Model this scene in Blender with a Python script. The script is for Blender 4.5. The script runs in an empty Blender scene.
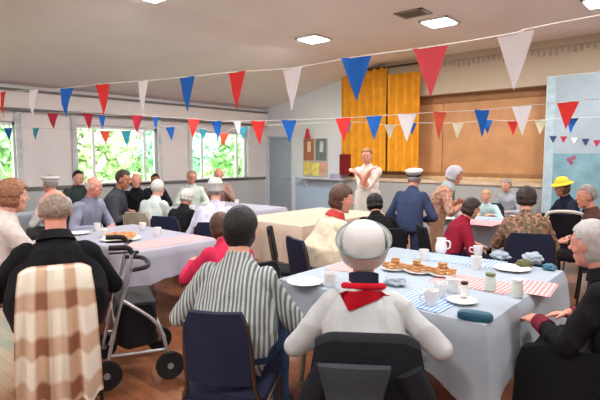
import bpy, bmesh, math, random
import numpy as np
from mathutils import Vector, Matrix, noise
random.seed(7)
R = math.radians
C = bpy.context.scene.collection
V = Vector

# ------------------------------------------------------------------ camera
CAM_H, FOC, HOR = 1.58, 490.0, 156.0
PITCH = math.atan((200 - HOR) / FOC)
HEAD = R(41)
cam = bpy.data.objects.new('camera', bpy.data.cameras.new('camera'))
C.objects.link(cam)
cam.location = (0, 0, CAM_H)
cam.rotation_euler = (math.pi / 2 - PITCH, 0, HEAD)
cam.data.lens = FOC * 36 / 600
cam.data.sensor_width = 36
cam.data.clip_start = 0.05
bpy.context.scene.camera = cam
FWD = V((-math.sin(HEAD), math.cos(HEAD), 0))
RGT = V((math.cos(HEAD), math.sin(HEAD), 0))


def ray(px, py):
    x, y = (px - 300) / FOC, (200 - py) / FOC
    f = FWD * math.cos(PITCH) + V((0, 0, -math.sin(PITCH)))
    u = V((0, 0, math.cos(PITCH))) + FWD * math.sin(PITCH)
    return f + RGT * x + u * y


def at_z(px, py, z):
    r = ray(px, py)
    return V((0, 0, CAM_H)) + r * ((z - CAM_H) / r.z)


def at_d(px, py, d):
    r = ray(px, py)
    return V((0, 0, CAM_H)) + r * (d / r.dot(FWD))


def col_xy(px, d):                       # room position on picture column px, d metres ahead
    p = FWD * d + RGT * ((px - 300) / FOC * d)
    return p.x, p.y


# ------------------------------------------------------------------ materials
MATS = {}


def lin(c):
    return tuple(((v / 255) / 12.92 if v / 255 <= 0.04045 else ((v / 255 + 0.055) / 1.055) ** 2.4) for v in c) + (1,)


def mat(name, col, rough=0.7, metal=0.0, bump=0.0, bscale=60, var=0.06, vscale=8, spec=0.4, sheen=0.0):
    if name in MATS:
        return MATS[name]
    m = bpy.data.materials.new(name)
    m.use_nodes = True
    nt = m.node_tree
    b = nt.nodes['Principled BSDF']
    b.inputs['Roughness'].default_value = rough
    b.inputs['Metallic'].default_value = metal
    b.inputs['Specular IOR Level'].default_value = spec
    b.inputs['Sheen Weight'].default_value = sheen
    tc = nt.nodes.new('ShaderNodeTexCoord')
    n = nt.nodes.new('ShaderNodeTexNoise')
    n.inputs['Scale'].default_value = vscale
    n.inputs['Detail'].default_value = 4
    nt.links.new(tc.outputs['Object'], n.inputs['Vector'])
    r = nt.nodes.new('ShaderNodeValToRGB')
    c = lin(col)
    r.color_ramp.elements[0].color = tuple(max(0, v * (1 - var * 2)) for v in c[:3]) + (1,)
    r.color_ramp.elements[1].color = tuple(min(1, v * (1 + var * 2)) for v in c[:3]) + (1,)
    r.color_ramp.elements[0].position = .3
    r.color_ramp.elements[1].position = .7
    nt.links.new(n.outputs['Fac'], r.inputs['Fac'])
    nt.links.new(r.outputs['Color'], b.inputs['Base Color'])
    if bump:
        n2 = nt.nodes.new('ShaderNodeTexNoise')
        n2.inputs['Scale'].default_value = bscale
        n2.inputs['Detail'].default_value = 5
        nt.links.new(tc.outputs['Object'], n2.inputs['Vector'])
        bp = nt.nodes.new('ShaderNodeBump')
        bp.inputs['Strength'].default_value = bump
        bp.inputs['Distance'].default_value = 0.01
        nt.links.new(n2.outputs['Fac'], bp.inputs['Height'])
        nt.links.new(bp.outputs['Normal'], b.inputs['Normal'])
    MATS[name] = m
    return m


def fabric(name, col, **k):
    k.setdefault('rough', .9)
    k.setdefault('bump', .25)
    k.setdefault('bscale', 90)
    k.setdefault('spec', .15)
    return mat(name, col, **k)


def emit_mat(name, col, s):
    m = bpy.data.materials.new(name)
    m.use_nodes = True
    b = m.node_tree.nodes['Principled BSDF']
    b.inputs['Base Color'].default_value = lin(col)
    b.inputs['Emission Color'].default_value = lin(col)
    b.inputs['Emission Strength'].default_value = s
    MATS[name] = m
    return m


def math_node(nt, op, a, b=None):
    n = nt.nodes.new('ShaderNodeMath')
    n.operation = op
    for i, v in enumerate((a, b)):
        if v is None:
            continue
        if isinstance(v, (int, float)):
            n.inputs[i].default_value = v
        else:
            nt.links.new(v, n.inputs[i])
    return n.outputs[0]


def pattern_mat(name, cols, kind, size=.03, rough=.9, coord='Object', distort=0.0, stretch=(1, 1, 1)):
    """stripes: bands along x; check: gingham of three tones; tartan: broad check; spots: voronoi floral of several colours."""
    if name in MATS:
        return MATS[name]
    m = bpy.data.materials.new(name)
    m.use_nodes = True
    nt = m.node_tree
    b = nt.nodes['Principled BSDF']
    b.inputs['Roughness'].default_value = rough
    b.inputs['Specular IOR Level'].default_value = .15
    tc = nt.nodes.new('ShaderNodeTexCoord')
    mp = nt.nodes.new('ShaderNodeMapping')
    mp.inputs['Scale'].default_value = stretch
    nt.links.new(tc.outputs[coord], mp.inputs['Vector'])
    vec = mp.outputs['Vector']
    if distort:
        n = nt.nodes.new('ShaderNodeTexNoise')
        n.inputs['Scale'].default_value = 9
        nt.links.new(vec, n.inputs['Vector'])
        ma = nt.nodes.new('ShaderNodeVectorMath')
        ma.operation = 'MULTIPLY_ADD'
        nt.links.new(n.outputs['Color'], ma.inputs[0])
        ma.inputs[1].default_value = (distort, distort, distort)
        nt.links.new(vec, ma.inputs[2])
        vec = ma.outputs[0]
    sp = nt.nodes.new('ShaderNodeSeparateXYZ')
    nt.links.new(vec, sp.inputs[0])

    def band(o, s, duty=.5):
        f = math_node(nt, 'FRACT', math_node(nt, 'MULTIPLY', o, 1.0 / s))
        return math_node(nt, 'LESS_THAN', f, duty)
    if kind == 'stripes':
        fac = band(sp.outputs[0], size)
        ncol = 2
    elif kind == 'check':
        fac = math_node(nt, 'MULTIPLY', math_node(nt, 'ADD', band(sp.outputs[0], size), band(sp.outputs[1], size)), .499)
        ncol = 3
    elif kind == 'tartan':
        fac = math_node(nt, 'MULTIPLY', math_node(nt, 'ADD', band(sp.outputs[0], size, .5), band(sp.outputs[1], size, .5)), .499)
        ncol = 3
    else:
        v = nt.nodes.new('ShaderNodeTexVoronoi')
        v.inputs['Scale'].default_value = 1 / size
        nt.links.new(vec, v.inputs['Vector'])
        s2 = nt.nodes.new('ShaderNodeSeparateColor')
        nt.links.new(v.outputs['Color'], s2.inputs[0])
        fac = s2.outputs[0]
        ncol = len(cols)
    r = nt.nodes.new('ShaderNodeValToRGB')
    r.color_ramp.interpolation = 'CONSTANT'
    el = r.color_ramp.elements
    while len(el) < ncol:
        el.new(.5)
    for i in range(ncol):
        el[i].position = i / ncol
        el[i].color = lin(cols[i])
    nt.links.new(fac, r.inputs['Fac'])
    nt.links.new(r.outputs['Color'], b.inputs['Base Color'])
    n2 = nt.nodes.new('ShaderNodeTexNoise')
    n2.inputs['Scale'].default_value = 70
    nt.links.new(tc.outputs['Object'], n2.inputs['Vector'])
    bp = nt.nodes.new('ShaderNodeBump')
    bp.inputs['Strength'].default_value = .2
    bp.inputs['Distance'].default_value = .01
    nt.links.new(n2.outputs['Fac'], bp.inputs['Height'])
    nt.links.new(bp.outputs['Normal'], b.inputs['Normal'])
    MATS[name] = m
    return m


# ------------------------------------------------------------------ object helpers
def tag(o, label, cat, group=None):
    o['label'] = label
    o['category'] = cat
    if group:
        o['group'] = group
    return o


def thing(name, label, cat, loc=(0, 0, 0), yaw=0, group=None):
    o = bpy.data.objects.new(name, None)
    o.empty_display_size = .1
    C.objects.link(o)
    o.location = loc
    o.rotation_euler = (0, 0, yaw)
    return tag(o, label, cat, group)


def obj(name, bm, m, parent=None, smooth=True, loc=None, yaw=0, label=None):
    me = bpy.data.meshes.new(name)
    bmesh.ops.recalc_face_normals(bm, faces=bm.faces)
    bm.to_mesh(me)
    bm.free()
    for mm in (m if isinstance(m, (list, tuple)) else [m]):
        me.materials.append(mm)
    if smooth:
        me.polygons.foreach_set('use_smooth', [True] * len(me.polygons))
        me.set_sharp_from_angle(angle=R(40))
    o = bpy.data.objects.new(name, me)
    C.objects.link(o)
    if parent:
        o.parent = parent
    if loc is not None:
        o.location = loc
    if yaw:
        o.rotation_euler = (0, 0, yaw)
    if label:
        o['label'] = label
    return o


def struct(name, bm, m, parent=None, smooth=False):
    o = obj(name, bm, m, parent, smooth)
    o['kind'] = 'structure'
    return o


def box(bm, x0, x1, y0, y1, z0, z1, bev=0.0, M=None):
    r = bmesh.ops.create_cube(bm, size=1)
    vs = r['verts']
    bmesh.ops.scale(bm, vec=(x1 - x0, y1 - y0, z1 - z0), verts=vs)
    bmesh.ops.translate(bm, vec=((x0 + x1) / 2, (y0 + y1) / 2, (z0 + z1) / 2), verts=vs)
    if bev:
        es = list({e for v in vs for e in v.link_edges})
        q = bmesh.ops.bevel(bm, geom=es, offset=bev, segments=2, affect='EDGES', profile=.6)
        vs = list({v for f in q['faces'] for v in f.verts} | {v for v in vs if v.is_valid})
    if M is not None:
        bmesh.ops.transform(bm, matrix=M, verts=vs)
    return vs


def ring_loft(bm, rings, cap=True, closed=True):
    rv = [[bm.verts.new(p) for p in r] for r in rings]
    n = len(rv[0])
    for a, b in zip(rv, rv[1:]):
        for i in range(n if closed else n - 1):
            j = (i + 1) % n
            bm.faces.new((a[i], a[j], b[j], b[i]))
    if cap:
        bm.faces.new(list(reversed(rv[0])))
        bm.faces.new(rv[-1])
    return rv


def frame_of(d):
    d = V(d).normalized()
    a = V((0, 0, 1)) if abs(d.z) < .9 else V((1, 0, 0))
    u = d.cross(a).normalized()
    return u, d.cross(u).normalized(), d


def tube(bm, pts, r, seg=10):
    pts = [V(p) for p in pts]
    rs = r if isinstance(r, (list, tuple)) else [r] * len(pts)
    rings = []
    u = None
    for i, p in enumerate(pts):
        d = (pts[min(i + 1, len(pts) - 1)] - pts[max(i - 1, 0)]).normalized()
        if u is None:
            u = frame_of(d)[0]
        u = (u - d * u.dot(d)).normalized()
        w = d.cross(u)
        rings.append([p + (u * math.cos(a) + w * math.sin(a)) * rs[i] for a in [k * 2 * math.pi / seg for k in range(seg)]])
    ring_loft(bm, rings)


def bez(p, n=10):
    """smooth curve through the points p (Catmull-Rom)."""
    p = [V(q) for q in p]
    q = [p[0] * 2 - p[1]] + p + [p[-1] * 2 - p[-2]]
    out = []
    for i in range(1, len(q) - 2):
        for k in range(n):
            t = k / n
            a, b, c, d = q[i - 1], q[i], q[i + 1], q[i + 2]
            out.append(.5 * ((2 * b) + (c - a) * t + (2 * a - 5 * b + 4 * c - d) * t * t + (3 * b - a - 3 * c + d) * t ** 3))
    out.append(p[-1])
    return out


def lathe(bm, prof, seg=24, M=None, sx=1, sy=1):
    rings = [[V((r * sx * math.cos(a), r * sy * math.sin(a), z)) for a in [k * 2 * math.pi / seg for k in range(seg)]] for r, z in prof]
    if M is not None:
        rings = [[M @ p for p in q] for q in rings]
    ring_loft(bm, rings)


def ellipsoid(bm, c, r, M=None, sub=3):
    q = bmesh.ops.create_icosphere(bm, subdivisions=sub, radius=1)
    T = Matrix.Translation(V(c)) @ Matrix.Diagonal((r[0], r[1], r[2], 1))
    if M is not None:
        T = M @ T
    bmesh.ops.transform(bm, matrix=T, verts=q['verts'])
    return q['verts']


def capsule(bm, a, b, ra, rb, seg=12):
    a, b = V(a), V(b)
    u, w, d = frame_of(b - a)
    rings = []
    for k in range(5):
        t = math.pi / 2 * (1 - k / 4) * .97
        rings.append((a - d * ra * math.sin(t), ra * math.cos(t)))
    for k in range(5):
        t = math.pi / 2 * (k / 4) * .97
        rings.append((b + d * rb * math.sin(t), rb * math.cos(t)))
    ring_loft(bm, [[p + (u * math.cos(x) + w * math.sin(x)) * r for x in [j * 2 * math.pi / seg for j in range(seg)]] for p, r in rings])


def yaw_to(fx, fy):
    return math.atan2(-fx, fy)


def copy_thing(root, loc, yaw, label, group=None):
    r = root.copy()
    C.objects.link(r)
    r.location = loc
    r.rotation_euler = (0, 0, yaw)
    r['label'] = label
    if group:
        r['group'] = group
    for ch in list(root.children):
        c = ch.copy()
        C.objects.link(c)
        c.parent = r
        for g in list(ch.children):
            d = g.copy()
            C.objects.link(d)
            d.parent = c
    return r


# ------------------------------------------------------------------ people
SKIN = {'pale': (214, 160, 138), 'pink': (206, 142, 122), 'tan': (178, 120, 92)}
EYE = mat('eye_white', (225, 222, 215), rough=.3, var=.01)
IRIS = mat('iris_dark', (45, 35, 30), rough=.2, var=.01)
LIP = mat('lips', (165, 85, 80), rough=.5, var=.02)
SHOE = mat('shoe_leather', (35, 30, 28), rough=.45)


def ik(S, W, l1, l2, pole):
    d = W - S
    L = min(d.length, (l1 + l2) * .985)
    dn = d.normalized()
    W = S + dn * L
    a = (l1 * l1 - l2 * l2 + L * L) / (2 * L)
    h = math.sqrt(max(l1 * l1 - a * a, 0))
    p = V(pole)
    p = (p - dn * p.dot(dn)).normalized()
    return S + dn * a + p * h, W


def hand_prims(bm, W, h, n, side, s, prims, curl=.5):
    """palm, four fingers and a thumb; h points along the fingers, n out of the palm, side is the thumb's sense."""
    h = h.normalized()
    n = (n - h * n.dot(h)).normalized()
    w = h.cross(n).normalized() * side                       # towards the thumb
    M = Matrix((w, h, n)).transposed().to_4x4()
    c = W + h * .052 * s
    ellipsoid(bm, (0, 0, 0), (.043 * s, .056 * s, .018 * s), Matrix.Translation(c) @ M, 2)
    prims.append((W, W + h * .1 * s, .04 * s, .04 * s, 'hand'))
    for k, (off, ln) in enumerate(((.032, .070), (.011, .079), (-.011, .074), (-.031, .058))):
        p0 = W + h * .085 * s + w * off * s
        d1 = (h * math.cos(curl * .6) + n * math.sin(curl * .6) + w * off * 1.5).normalized()
        p1 = p0 + d1 * ln * .55 * s
        d2 = (h * math.cos(curl * 1.7) + n * math.sin(curl * 1.7)).normalized()
        p2 = p1 + d2 * ln * .5 * s
        capsule(bm, p0 - h * .02 * s, p1, .0098 * s, .0092 * s, 8)
        capsule(bm, p1, p2, .0092 * s, .0080 * s, 8)
        prims.append((p0, p2, .01, .01, 'hand'))
    t0 = W + h * .03 * s + w * .033 * s
    t1 = t0 + (h * .7 + w * .7 + n * .3).normalized() * .04 * s
    t2 = t1 + (h * .9 + w * .3 + n * .4).normalized() * .032 * s
    capsule(bm, t0, t1, .0125 * s, .011 * s, 8)
    capsule(bm, t1, t2, .011 * s, .009 * s, 8)
    prims.append((t0, t2, .012, .012, 'hand'))


def hair_mesh(style, HM, s):
    """hair as a closed shell around the skull in the head's frame, pushed under the skin where the face and bald parts are."""
    bm = bmesh.new()
    bmesh.ops.create_icosphere(bm, subdivisions=5, radius=1)
    th = {'short': .012, 'crop': .007, 'bob': .018, 'full': .023, 'bald': .008, 'wavy': .022, 'long': .026, 'sleek': .011}[style]
    low = {'short': -.085, 'crop': -.075, 'bob': -.135, 'full': -.115, 'bald': -.085, 'wavy': -.10, 'long': -.19, 'sleek': -.135}[style]
    for v in bm.verts:
        d = v.co.copy()
        z = d.z
        if z < 0:
            z = z * (abs(low) - .0) / .1
        p = V((d.x * (.077 + th), d.y * (.093 + th) - .010, z * (.1 if d.z < 0 else .101 + th) + .02))
        if style in ('bob', 'full', 'long', 'wavy') and p.z < 0:
            k = math.sqrt(max(0, 1 - d.z ** 2)) + .001
            f = min(1.14, (.95 / k)) if d.z > -.93 else 1.0
            p.x *= f
            p.y = (p.y + .010) * f - .010
        nz = noise.noise(V((d.x * 3, d.y * 3, d.z * 3)) * 1.7) * .5 + noise.noise(V((d.x * 26, d.y * 26, d.z * 5))) * .35
        amp = {'wavy': .012, 'full': .008, 'bob': .006, 'long': .008}.get(style, .0045)
        p += d * nz * amp
        # hairline
        line = .082 if p.z > .085 else (.035 if p.z > .045 else (-.0 if p.z > -.02 else -.022))
        if style in ('full', 'bob', 'long', 'wavy', 'sleek'):
            line = .092 if p.z > .075 else (.05 if p.z > .035 else .022)
        hide = p.y > line
        if style == 'bald' and (p.z > .05 and p.y > -.085 + (.12 - p.z) * .3):
            hide = True
        if hide:
            p = V((d.x * .06, d.y * .072 - .008, d.z * .075 + .015))
        v.co = HM @ (p * s)
    return bm


def build_body(bm, P):
    r = bm


PEOPLE = {}


def person(label, x, y, face, sit=True, s=1.0, top=None, bottom=None, skin='pale', hair=None, hair_style='short',
           lean=.08, turn=0.0, head_yaw=0.0, nod=.1, hands=None, fat=1.0, vox=.008, sleeve='long', group='people at the party',
           stoop=0.15, knees=None, name='person', curl=.5, pole=(.75, -.45, -.75)):
    yaw = yaw_to(*face)
    bm = bmesh.new()
    prims = []
    hz = (.455 + .095 * s) if sit else .90 * s
    H = V((0, 0, hz))
    lat = V((math.cos(turn), math.sin(turn), 0))

    def sp(t):                                # point on the spine t metres above the hips
        a = lean + stoop * max(0, t - .15) * 2
        return H + V((0, math.sin(a) * t, math.cos(a) * t)) * s
    prof = ((-.095, .10, .075), (-.07, .15, .105), (0, .178 * (.5 + fat / 2), .128 * fat), (.10, .165 * fat, .122 * fat), (.2, .165 * fat, .122 * fat),
            (.3, .178 * (.5 + fat / 2), .122), (.365, .184, .112), (.41, .160, .098), (.445, .112, .08), (.485, .068, .062), (.53, .05, .05))
    rings = []
    for t, rx, ry in prof:
        c = sp(t)
        a = lean + stoop * max(0, t - .15) * 2
        fy = V((0, math.cos(a), -math.sin(a)))
        k = turn * max(0, min(1, (t - .05) / .3))
        ux = V((math.cos(k), math.sin(k), 0))
        fy = (fy - ux * fy.dot(ux)).normalized()
        rings.append([c + (ux * rx * math.cos(q) + fy * ry * math.sin(q)) * s for q in [j * 2 * math.pi / 28 for j in range(28)]])
    ring_loft(bm, rings)
    for (t0, r0), (t1, r1) in zip([(-.08, .13), (0, .15), (.1, .14), (.2, .14), (.3, .15), (.38, .14)], [(0, .15), (.1, .14), (.2, .14), (.3, .15), (.38, .14), (.45, .09)]):
        prims.append((sp(t0), sp(t1), r0 * s, r1 * s, 'bottom' if t1 <= 0.001 else 'top'))
    prims.append((sp(.42) - lat * .14 * s, sp(.42) + lat * .14 * s, .06 * s, .06 * s, 'top'))
    # head
    nb = sp(.49)
    a = lean + stoop * .7 + .10
    hc = nb + V((0, math.sin(a) * .10 + .028, math.cos(a) * .145)) * s
    HR = Matrix.Rotation(turn + head_yaw, 4, 'Z') @ Matrix.Rotation(-nod, 4, 'X')
    HM = Matrix.Translation(hc) @ HR
    S4 = HM @ Matrix.Scale(s, 4)
    ellipsoid(bm, (0, -.008, .02), (.0765, .093, .1), S4, 4)
    ellipsoid(bm, (0, .026, -.055), (.060, .060, .066), S4)
    ellipsoid(bm, (0, .066, -.098), (.024, .020, .018), S4)
    ellipsoid(bm, (0, .092, -.014), (.0145, .024, .014), S4)
    ellipsoid(bm, (0, .085, .006), (.011, .014, .026), S4)
    ellipsoid(bm, (0, .070, .034), (.052, .020, .014), S4)
    ellipsoid(bm, (0, .080, -.058), (.025, .013, .011), S4)
    for sd in (-1, 1):
        ellipsoid(bm, (sd * .040, .058, -.024), (.024, .022, .022), S4)
        ellipsoid(bm, (sd * .031, .071, .009), (.0145, .0145, .0125), S4)
        ellipsoid(bm, (sd * .079, -.008, -.004), (.011, .022, .034), S4 @ Matrix.Rotation(sd * .25, 4, 'Z'))
    prims.append((HM @ V((0, -.01, .03)), HM @ V((0, .02, -.06)), .09 * s, .07 * s, 'skin'))
    nk = HM @ (V((0, -.018, -.055)) * s)
    capsule(bm, sp(.44), nk, .058 * s, .054 * s, 20)
    prims.append((sp(.515), nk, .056 * s, .056 * s, 'skin'))
    # arms
    if hands is None:
        hands = ((-.13, .30, hz - H.z + .0), (.13, .30, 0)) if sit else ((-.24, .06, -.06), (.24, .06, -.06))
        hands = ((hands[0][0], hands[0][1], .14 if sit else hands[0][2]), (hands[1][0], hands[1][1], .14 if sit else hands[1][2]))
    k = turn
    ux = V((math.cos(k), math.sin(k), 0))
    info = {'hc': hc, 'HM': HM, 'nb': nb, 's': s, 'sp': sp}
    for sd, hd in ((-1, hands[0]), (1, hands[1])):
        S = sp(.392) + ux * sd * .172 * s
        W = H + V(hd) * s
        E, W = ik(S, W, .285 * s, .25 * s, (sd * pole[0], pole[1], pole[2]))
        capsule(bm, S - ux * sd * .02, E, .063 * s, .047 * s, 16)
        capsule(bm, E, W, .048 * s, .031 * s, 16)
        prims.append((S, E, .063 * s, .047 * s, 'top'))
        prims.append((E, W, .047 * s, .032 * s, 'top' if sleeve == 'long' else 'skin'))
        h = (W - E).normalized()
        h = (h + V((-sd * .25, .35, -.25 if sit else -.1))).normalized()
        n = V((-sd * .35, -.1, -1)) if sit else V((-sd, 0, -.1))
        sense = 1 if (h.cross(n)).dot(V((-sd, 0, 0))) > 0 else -1
        hand_prims(bm, W, h, n, sense, s, prims, curl)
        info['wrist' + ('R' if sd > 0 else 'L')] = W
        info['elbow' + ('R' if sd > 0 else 'L')] = E
    # legs
    for sd in (-1, 1):
        hip = H + V((sd * .092, .015, -.005)) * s
        if sit:
            kx, ky = knees if knees else (.115, .43)
            kn = V((sd * kx * s, ky * s, hz - .015 * s))
            an = V((sd * (kx + .01) * s, (ky - .02) * s, max(.085, kn.z - .43 * s)))
        else:
            kn = V((sd * .095 * s, .02 * s, .48 * s))
            an = V((sd * .10 * s, -.02 * s, .09))
        toe = V((an.x + sd * .02, an.y + .145 * s, an.z - .05))
        capsule(bm, hip, kn, .086 * s, .060 * s, 18)
        capsule(bm, kn, an, .059 * s, .042 * s, 16)
        capsule(bm, an - V((0, .045, .042)), toe, .036, .032, 12)
        prims += [(hip, kn, .086 * s, .06 * s, 'bottom'), (kn, an + V((0, 0, .02)), .06 * s, .045 * s, 'bottom'),
                  (an - V((0, .05, .045)), toe, .042, .036, 'shoe')]
    me = bpy.data.meshes.new(name)
    bmesh.ops.recalc_face_normals(bm, faces=bm.faces)
    bm.to_mesh(me)
    bm.free()
    o = bpy.data.objects.new(name, me)
    C.objects.link(o)
    rm = o.modifiers.new('r', 'REMESH')
    rm.mode = 'VOXEL'
    rm.voxel_size = vox
    sm = o.modifiers.new('s', 'SMOOTH')
    sm.factor = .5
    sm.iterations = 2
    dg = bpy.context.evaluated_depsgraph_get()
    me2 = bpy.data.meshes.new_from_object(o.evaluated_get(dg))
    o.modifiers.clear()
    o.data = me2
    bpy.data.meshes.remove(me)
    me2.name = name
    # which cloth each face belongs to
    nv = len(me2.vertices)
    co = np.empty(nv * 3)
    me2.vertices.foreach_get('co', co)
    co = co.reshape(-1, 3)
    no = np.empty(nv * 3)
    me2.vertices.foreach_get('normal', no)
    no = no.reshape(-1, 3)
    best = np.full(nv, 9e9)
    zone = np.zeros(nv, int)
    Z = {'top': 0, 'bottom': 1, 'skin': 2, 'hand': 2, 'shoe': 3}
    for A, B, ra, rb, zn in prims:
        A_, B_ = np.array(A), np.array(B)
        ab = B_ - A_
        t = np.clip(((co - A_) @ ab) / max(ab @ ab, 1e-9), 0, 1)
        dd = np.linalg.norm(co - (A_ + t[:, None] * ab), axis=1) - (ra + (rb - ra) * t)
        q = dd < best
        best[q] = dd[q]
        zone[q] = Z[zn]
    # loose folds in the clothes
    disp = np.zeros(nv)
    for i in np.nonzero(zone < 2)[0]:
        p = V(co[i])
        f = noise.noise(V((p.x * 9 + x * 3, p.y * 9 + y, p.z * 6)))
        g = noise.noise(V((p.x * 22, p.y * 22 + x, p.z * 9 + p.x * 12)))
        disp[i] = (1 - abs(f) * 2.2) * .009 + g * .004 + (.004 if zone[i] == 0 else .0)
    co2 = co + no * disp[:, None] * s
    if sit:                                   # cloth flattened by the seat
        q = (co2[:, 2] < .462) & (co2[:, 1] < .24) & (co2[:, 2] > .38)
        co2[q, 2] = .462
    co2[:, 2] = np.maximum(co2[:, 2], .004)
    me2.vertices.foreach_set('co', co2.ravel())
    # face marks in the head's frame
    inv = np.array(S4.inverted())
    hp = co2 @ inv[:3, :3].T + inv[:3, 3]
    for sd in (-1, 1):
        d2 = (hp[:, 0] - sd * .031) ** 2 / .0125 ** 2 + (hp[:, 2] - .009) ** 2 / .0075 ** 2
        zone[(d2 < 1) & (hp[:, 1] > .06)] = 4
        d3 = (hp[:, 0] - sd * .031) ** 2 + (hp[:, 2] - .009) ** 2
        zone[(d3 < .0068 ** 2) & (hp[:, 1] > .06)] = 5
    zone[(hp[:, 0] ** 2 / .023 ** 2 + (hp[:, 2] + .058) ** 2 / .0085 ** 2 < 1) & (hp[:, 1] > .06)] = 6
    npoly = len(me2.polygons)
    lv = np.empty(len(me2.loops), int)
    me2.loops.foreach_get('vertex_index', lv)
    ls = np.empty(npoly, int)
    me2.polygons.foreach_get('loop_start', ls)
    zf = np.minimum(zone[lv[ls]], zone[lv[ls + 2]]) if True else None
    for mm in (top, bottom, mat('skin_' + skin, SKIN[skin], rough=.55, var=.04, vscale=30, spec=.35), SHOE, EYE, IRIS, LIP):
        me2.materials.append(mm)
    me2.polygons.foreach_set('material_index', zf.astype(np.int32))
    me2.polygons.foreach_set('use_smooth', [True] * npoly)
    me2.update()
    o.location = (x, y, 0)
    o.rotation_euler = (0, 0, yaw)
    tag(o, label, 'person', group)
    if hair is not None:
        obj('hair', hair_mesh(hair_style, HM, s), hair, o)
    info['o'] = o
    info['yaw'] = yaw
    return info


def sailor_cap(P, m, band, up=.0, tilt=.45, k=1.0, back=-.03):
    """round white sailor cap tipped back: a domed crown inside a flaring upturned brim."""
    s = P['s'] * k
    M = P['HM'] @ Matrix.Translation(V((0, back, .062 + up)) * P['s']) @ Matrix.Rotation(tilt, 4, 'X') @ Matrix.Scale(s, 4)
    bm = bmesh.new()
    lathe(bm, [(.001, .112), (.03, .110), (.058, .101), (.08, .086), (.093, .064), (.099, .035), (.103, -.02), (.103, -.048), (.097, -.052), (.092, -.02), (.08, .05), (.001, .085)], 40, M, .95, 1.05)
    c = obj('cap', bm, m, P['o'], label='white round sailor cap')
    bm = bmesh.new()
    lathe(bm, [(.105, -.052), (.108, -.05), (.116, -.02), (.127, .030), (.131, .036), (.1315, .040), (.127, .041), (.122, .034), (.112, -.015), (.104, -.046)], 44, M, .95, 1.05)
    b = obj('brim', bm, m, c)
    bm = bmesh.new()
    tube(bm, [M @ V((.1295 * .95 * math.cos(a), .1295 * 1.05 * math.sin(a), .040)) for a in [q * 2 * math.pi / 44 for q in range(45)]], .0042 * s, 8)
    obj('brim_edge', bm, band, c, label='grey brim edge')
    return c


def flat_cap(P, m, band, dome=.05, tilt=.12):
    """peakless naval cap: wide flat top over a dark band."""
    s = P['s']
    M = P['HM'] @ Matrix.Translation(V((0, -.02, .07)) * s) @ Matrix.Rotation(tilt, 4, 'X') @ Matrix.Scale(s, 4)
    bm = bmesh.new()
    lathe(bm, [(.001, dome + .012), (.08, dome + .008), (.118, dome - .004), (.124, dome - .014), (.120, dome - .026), (.104, .004), (.099, .0), (.001, .02)], 36, M, .93, 1.06)
    c = obj('cap', bm, m, P['o'], label='white cap')
    bm = bmesh.new()
    lathe(bm, [(.097, -.024), (.1015, -.024), (.1015, .0), (.097, .0)], 36, M, .93, 1.06)
    obj('cap_band', bm, band, c)


def collar(P, m, name='collar', r=.071, drop=.0, th=.016, h=.03):
    s = P['s']
    c = P['sp'](.492 - drop)
    a = .35
    bm = bmesh.new()
    pts = []
    M = Matrix.Translation(c) @ Matrix.Rotation(-a, 4, 'X') @ Matrix.Scale(s, 4)
    lathe(bm, [(r + .012, -h), (r + .012 + th, -h * .8), (r + th * .6, h * .4), (r, h), (r - .012, h), (r - .006, -h * .5)], 28, M, 1.05, .95)
    return obj(name, bm, m, P['o'])


def neckerchief(P, red, dark):
    """sailor's red scarf: rolled round the neck, its triangle lying on the back."""
    s = P['s']
    c = P['sp'](.49)
    bm = bmesh.new()
    for k in range(1):
        pts = []
        for j in range(25):
            q = 2 * math.pi * j / 24 + math.pi / 2
            pts.append(c + V((math.cos(q) * .098, math.sin(q) * .088 + .004, .002 + .034 * math.sin(q) * -1 * .6 - .012)) * s)
        tube(bm, pts, .016 * s, 12)
    k = obj('neckerchief', bm, red, P['o'], label='red neckerchief')
    from mathutils.bvhtree import BVHTree
    me = P['o'].data
    bvh = BVHTree.FromPolygons([v.co for v in me.vertices], [p.vertices for p in me.polygons])
    bm = bmesh.new()
    rows = []
    for i in range(13):
        t = i / 12
        w = .118 * (1 - t) + .006
        row = []
        for j in range(13):
            u = j / 12 * 2 - 1
            q = c + V((u * w - .07 * t, 0, -.004 - .08 * t - .015 * abs(u) * (1 - t))) * s
            hit = bvh.ray_cast(V((q.x, -1, q.z)), V((0, 1, 0)))[0]
            yy = hit.y if hit else q.y - .1
            row.append(V((q.x, min(yy - .012, c.y - .075 * s + .05 * s * (u * w / .12) ** 2), q.z)))
        rows.append(row)
    vs = [[bm.verts.new(p) for p in r] for r in rows]
    for a, b in zip(vs, vs[1:]):
        for j in range(12):
            bm.faces.new((a[j], a[j + 1], b[j + 1], b[j]))
    bmesh.ops.solidify(bm, geom=list(bm.faces), thickness=.006)
    obj('scarf_point', bm, red, k)
    bm = bmesh.new()
    lathe(bm, [(.064, -.02), (.074, -.02), (.075, .03), (.066, .035)], 28, Matrix.Translation(c + V((0, .002, .022)) * s) @ Matrix.Rotation(-.3, 4, 'X') @ Matrix.Scale(s, 4))
    obj('collar', bm, dark, P['o'], label='dark navy collar')


def glasses(P, m):
    bm = bmesh.new()
    s = P['s']
    M = P['HM'] @ Matrix.Scale(s, 4)
    for sd in (-1, 1):
        tube(bm, [M @ V((sd * .033 + .024 * math.cos(q), .099, .008 + .018 * math.sin(q))) for q in [j * math.pi / 8 for j in range(17)]], .002, 6)
        tube(bm, [M @ V((sd * .057, .098, .01)), M @ V((sd * .084, .04, .012)), M @ V((sd * .09, -.02, .012))], .002, 6)
    tube(bm, [M @ V((-.01, .1, .01)), M @ V((.01, .1, .01))], .002, 6)
    obj('glasses', bm, m, P['o'])


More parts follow.
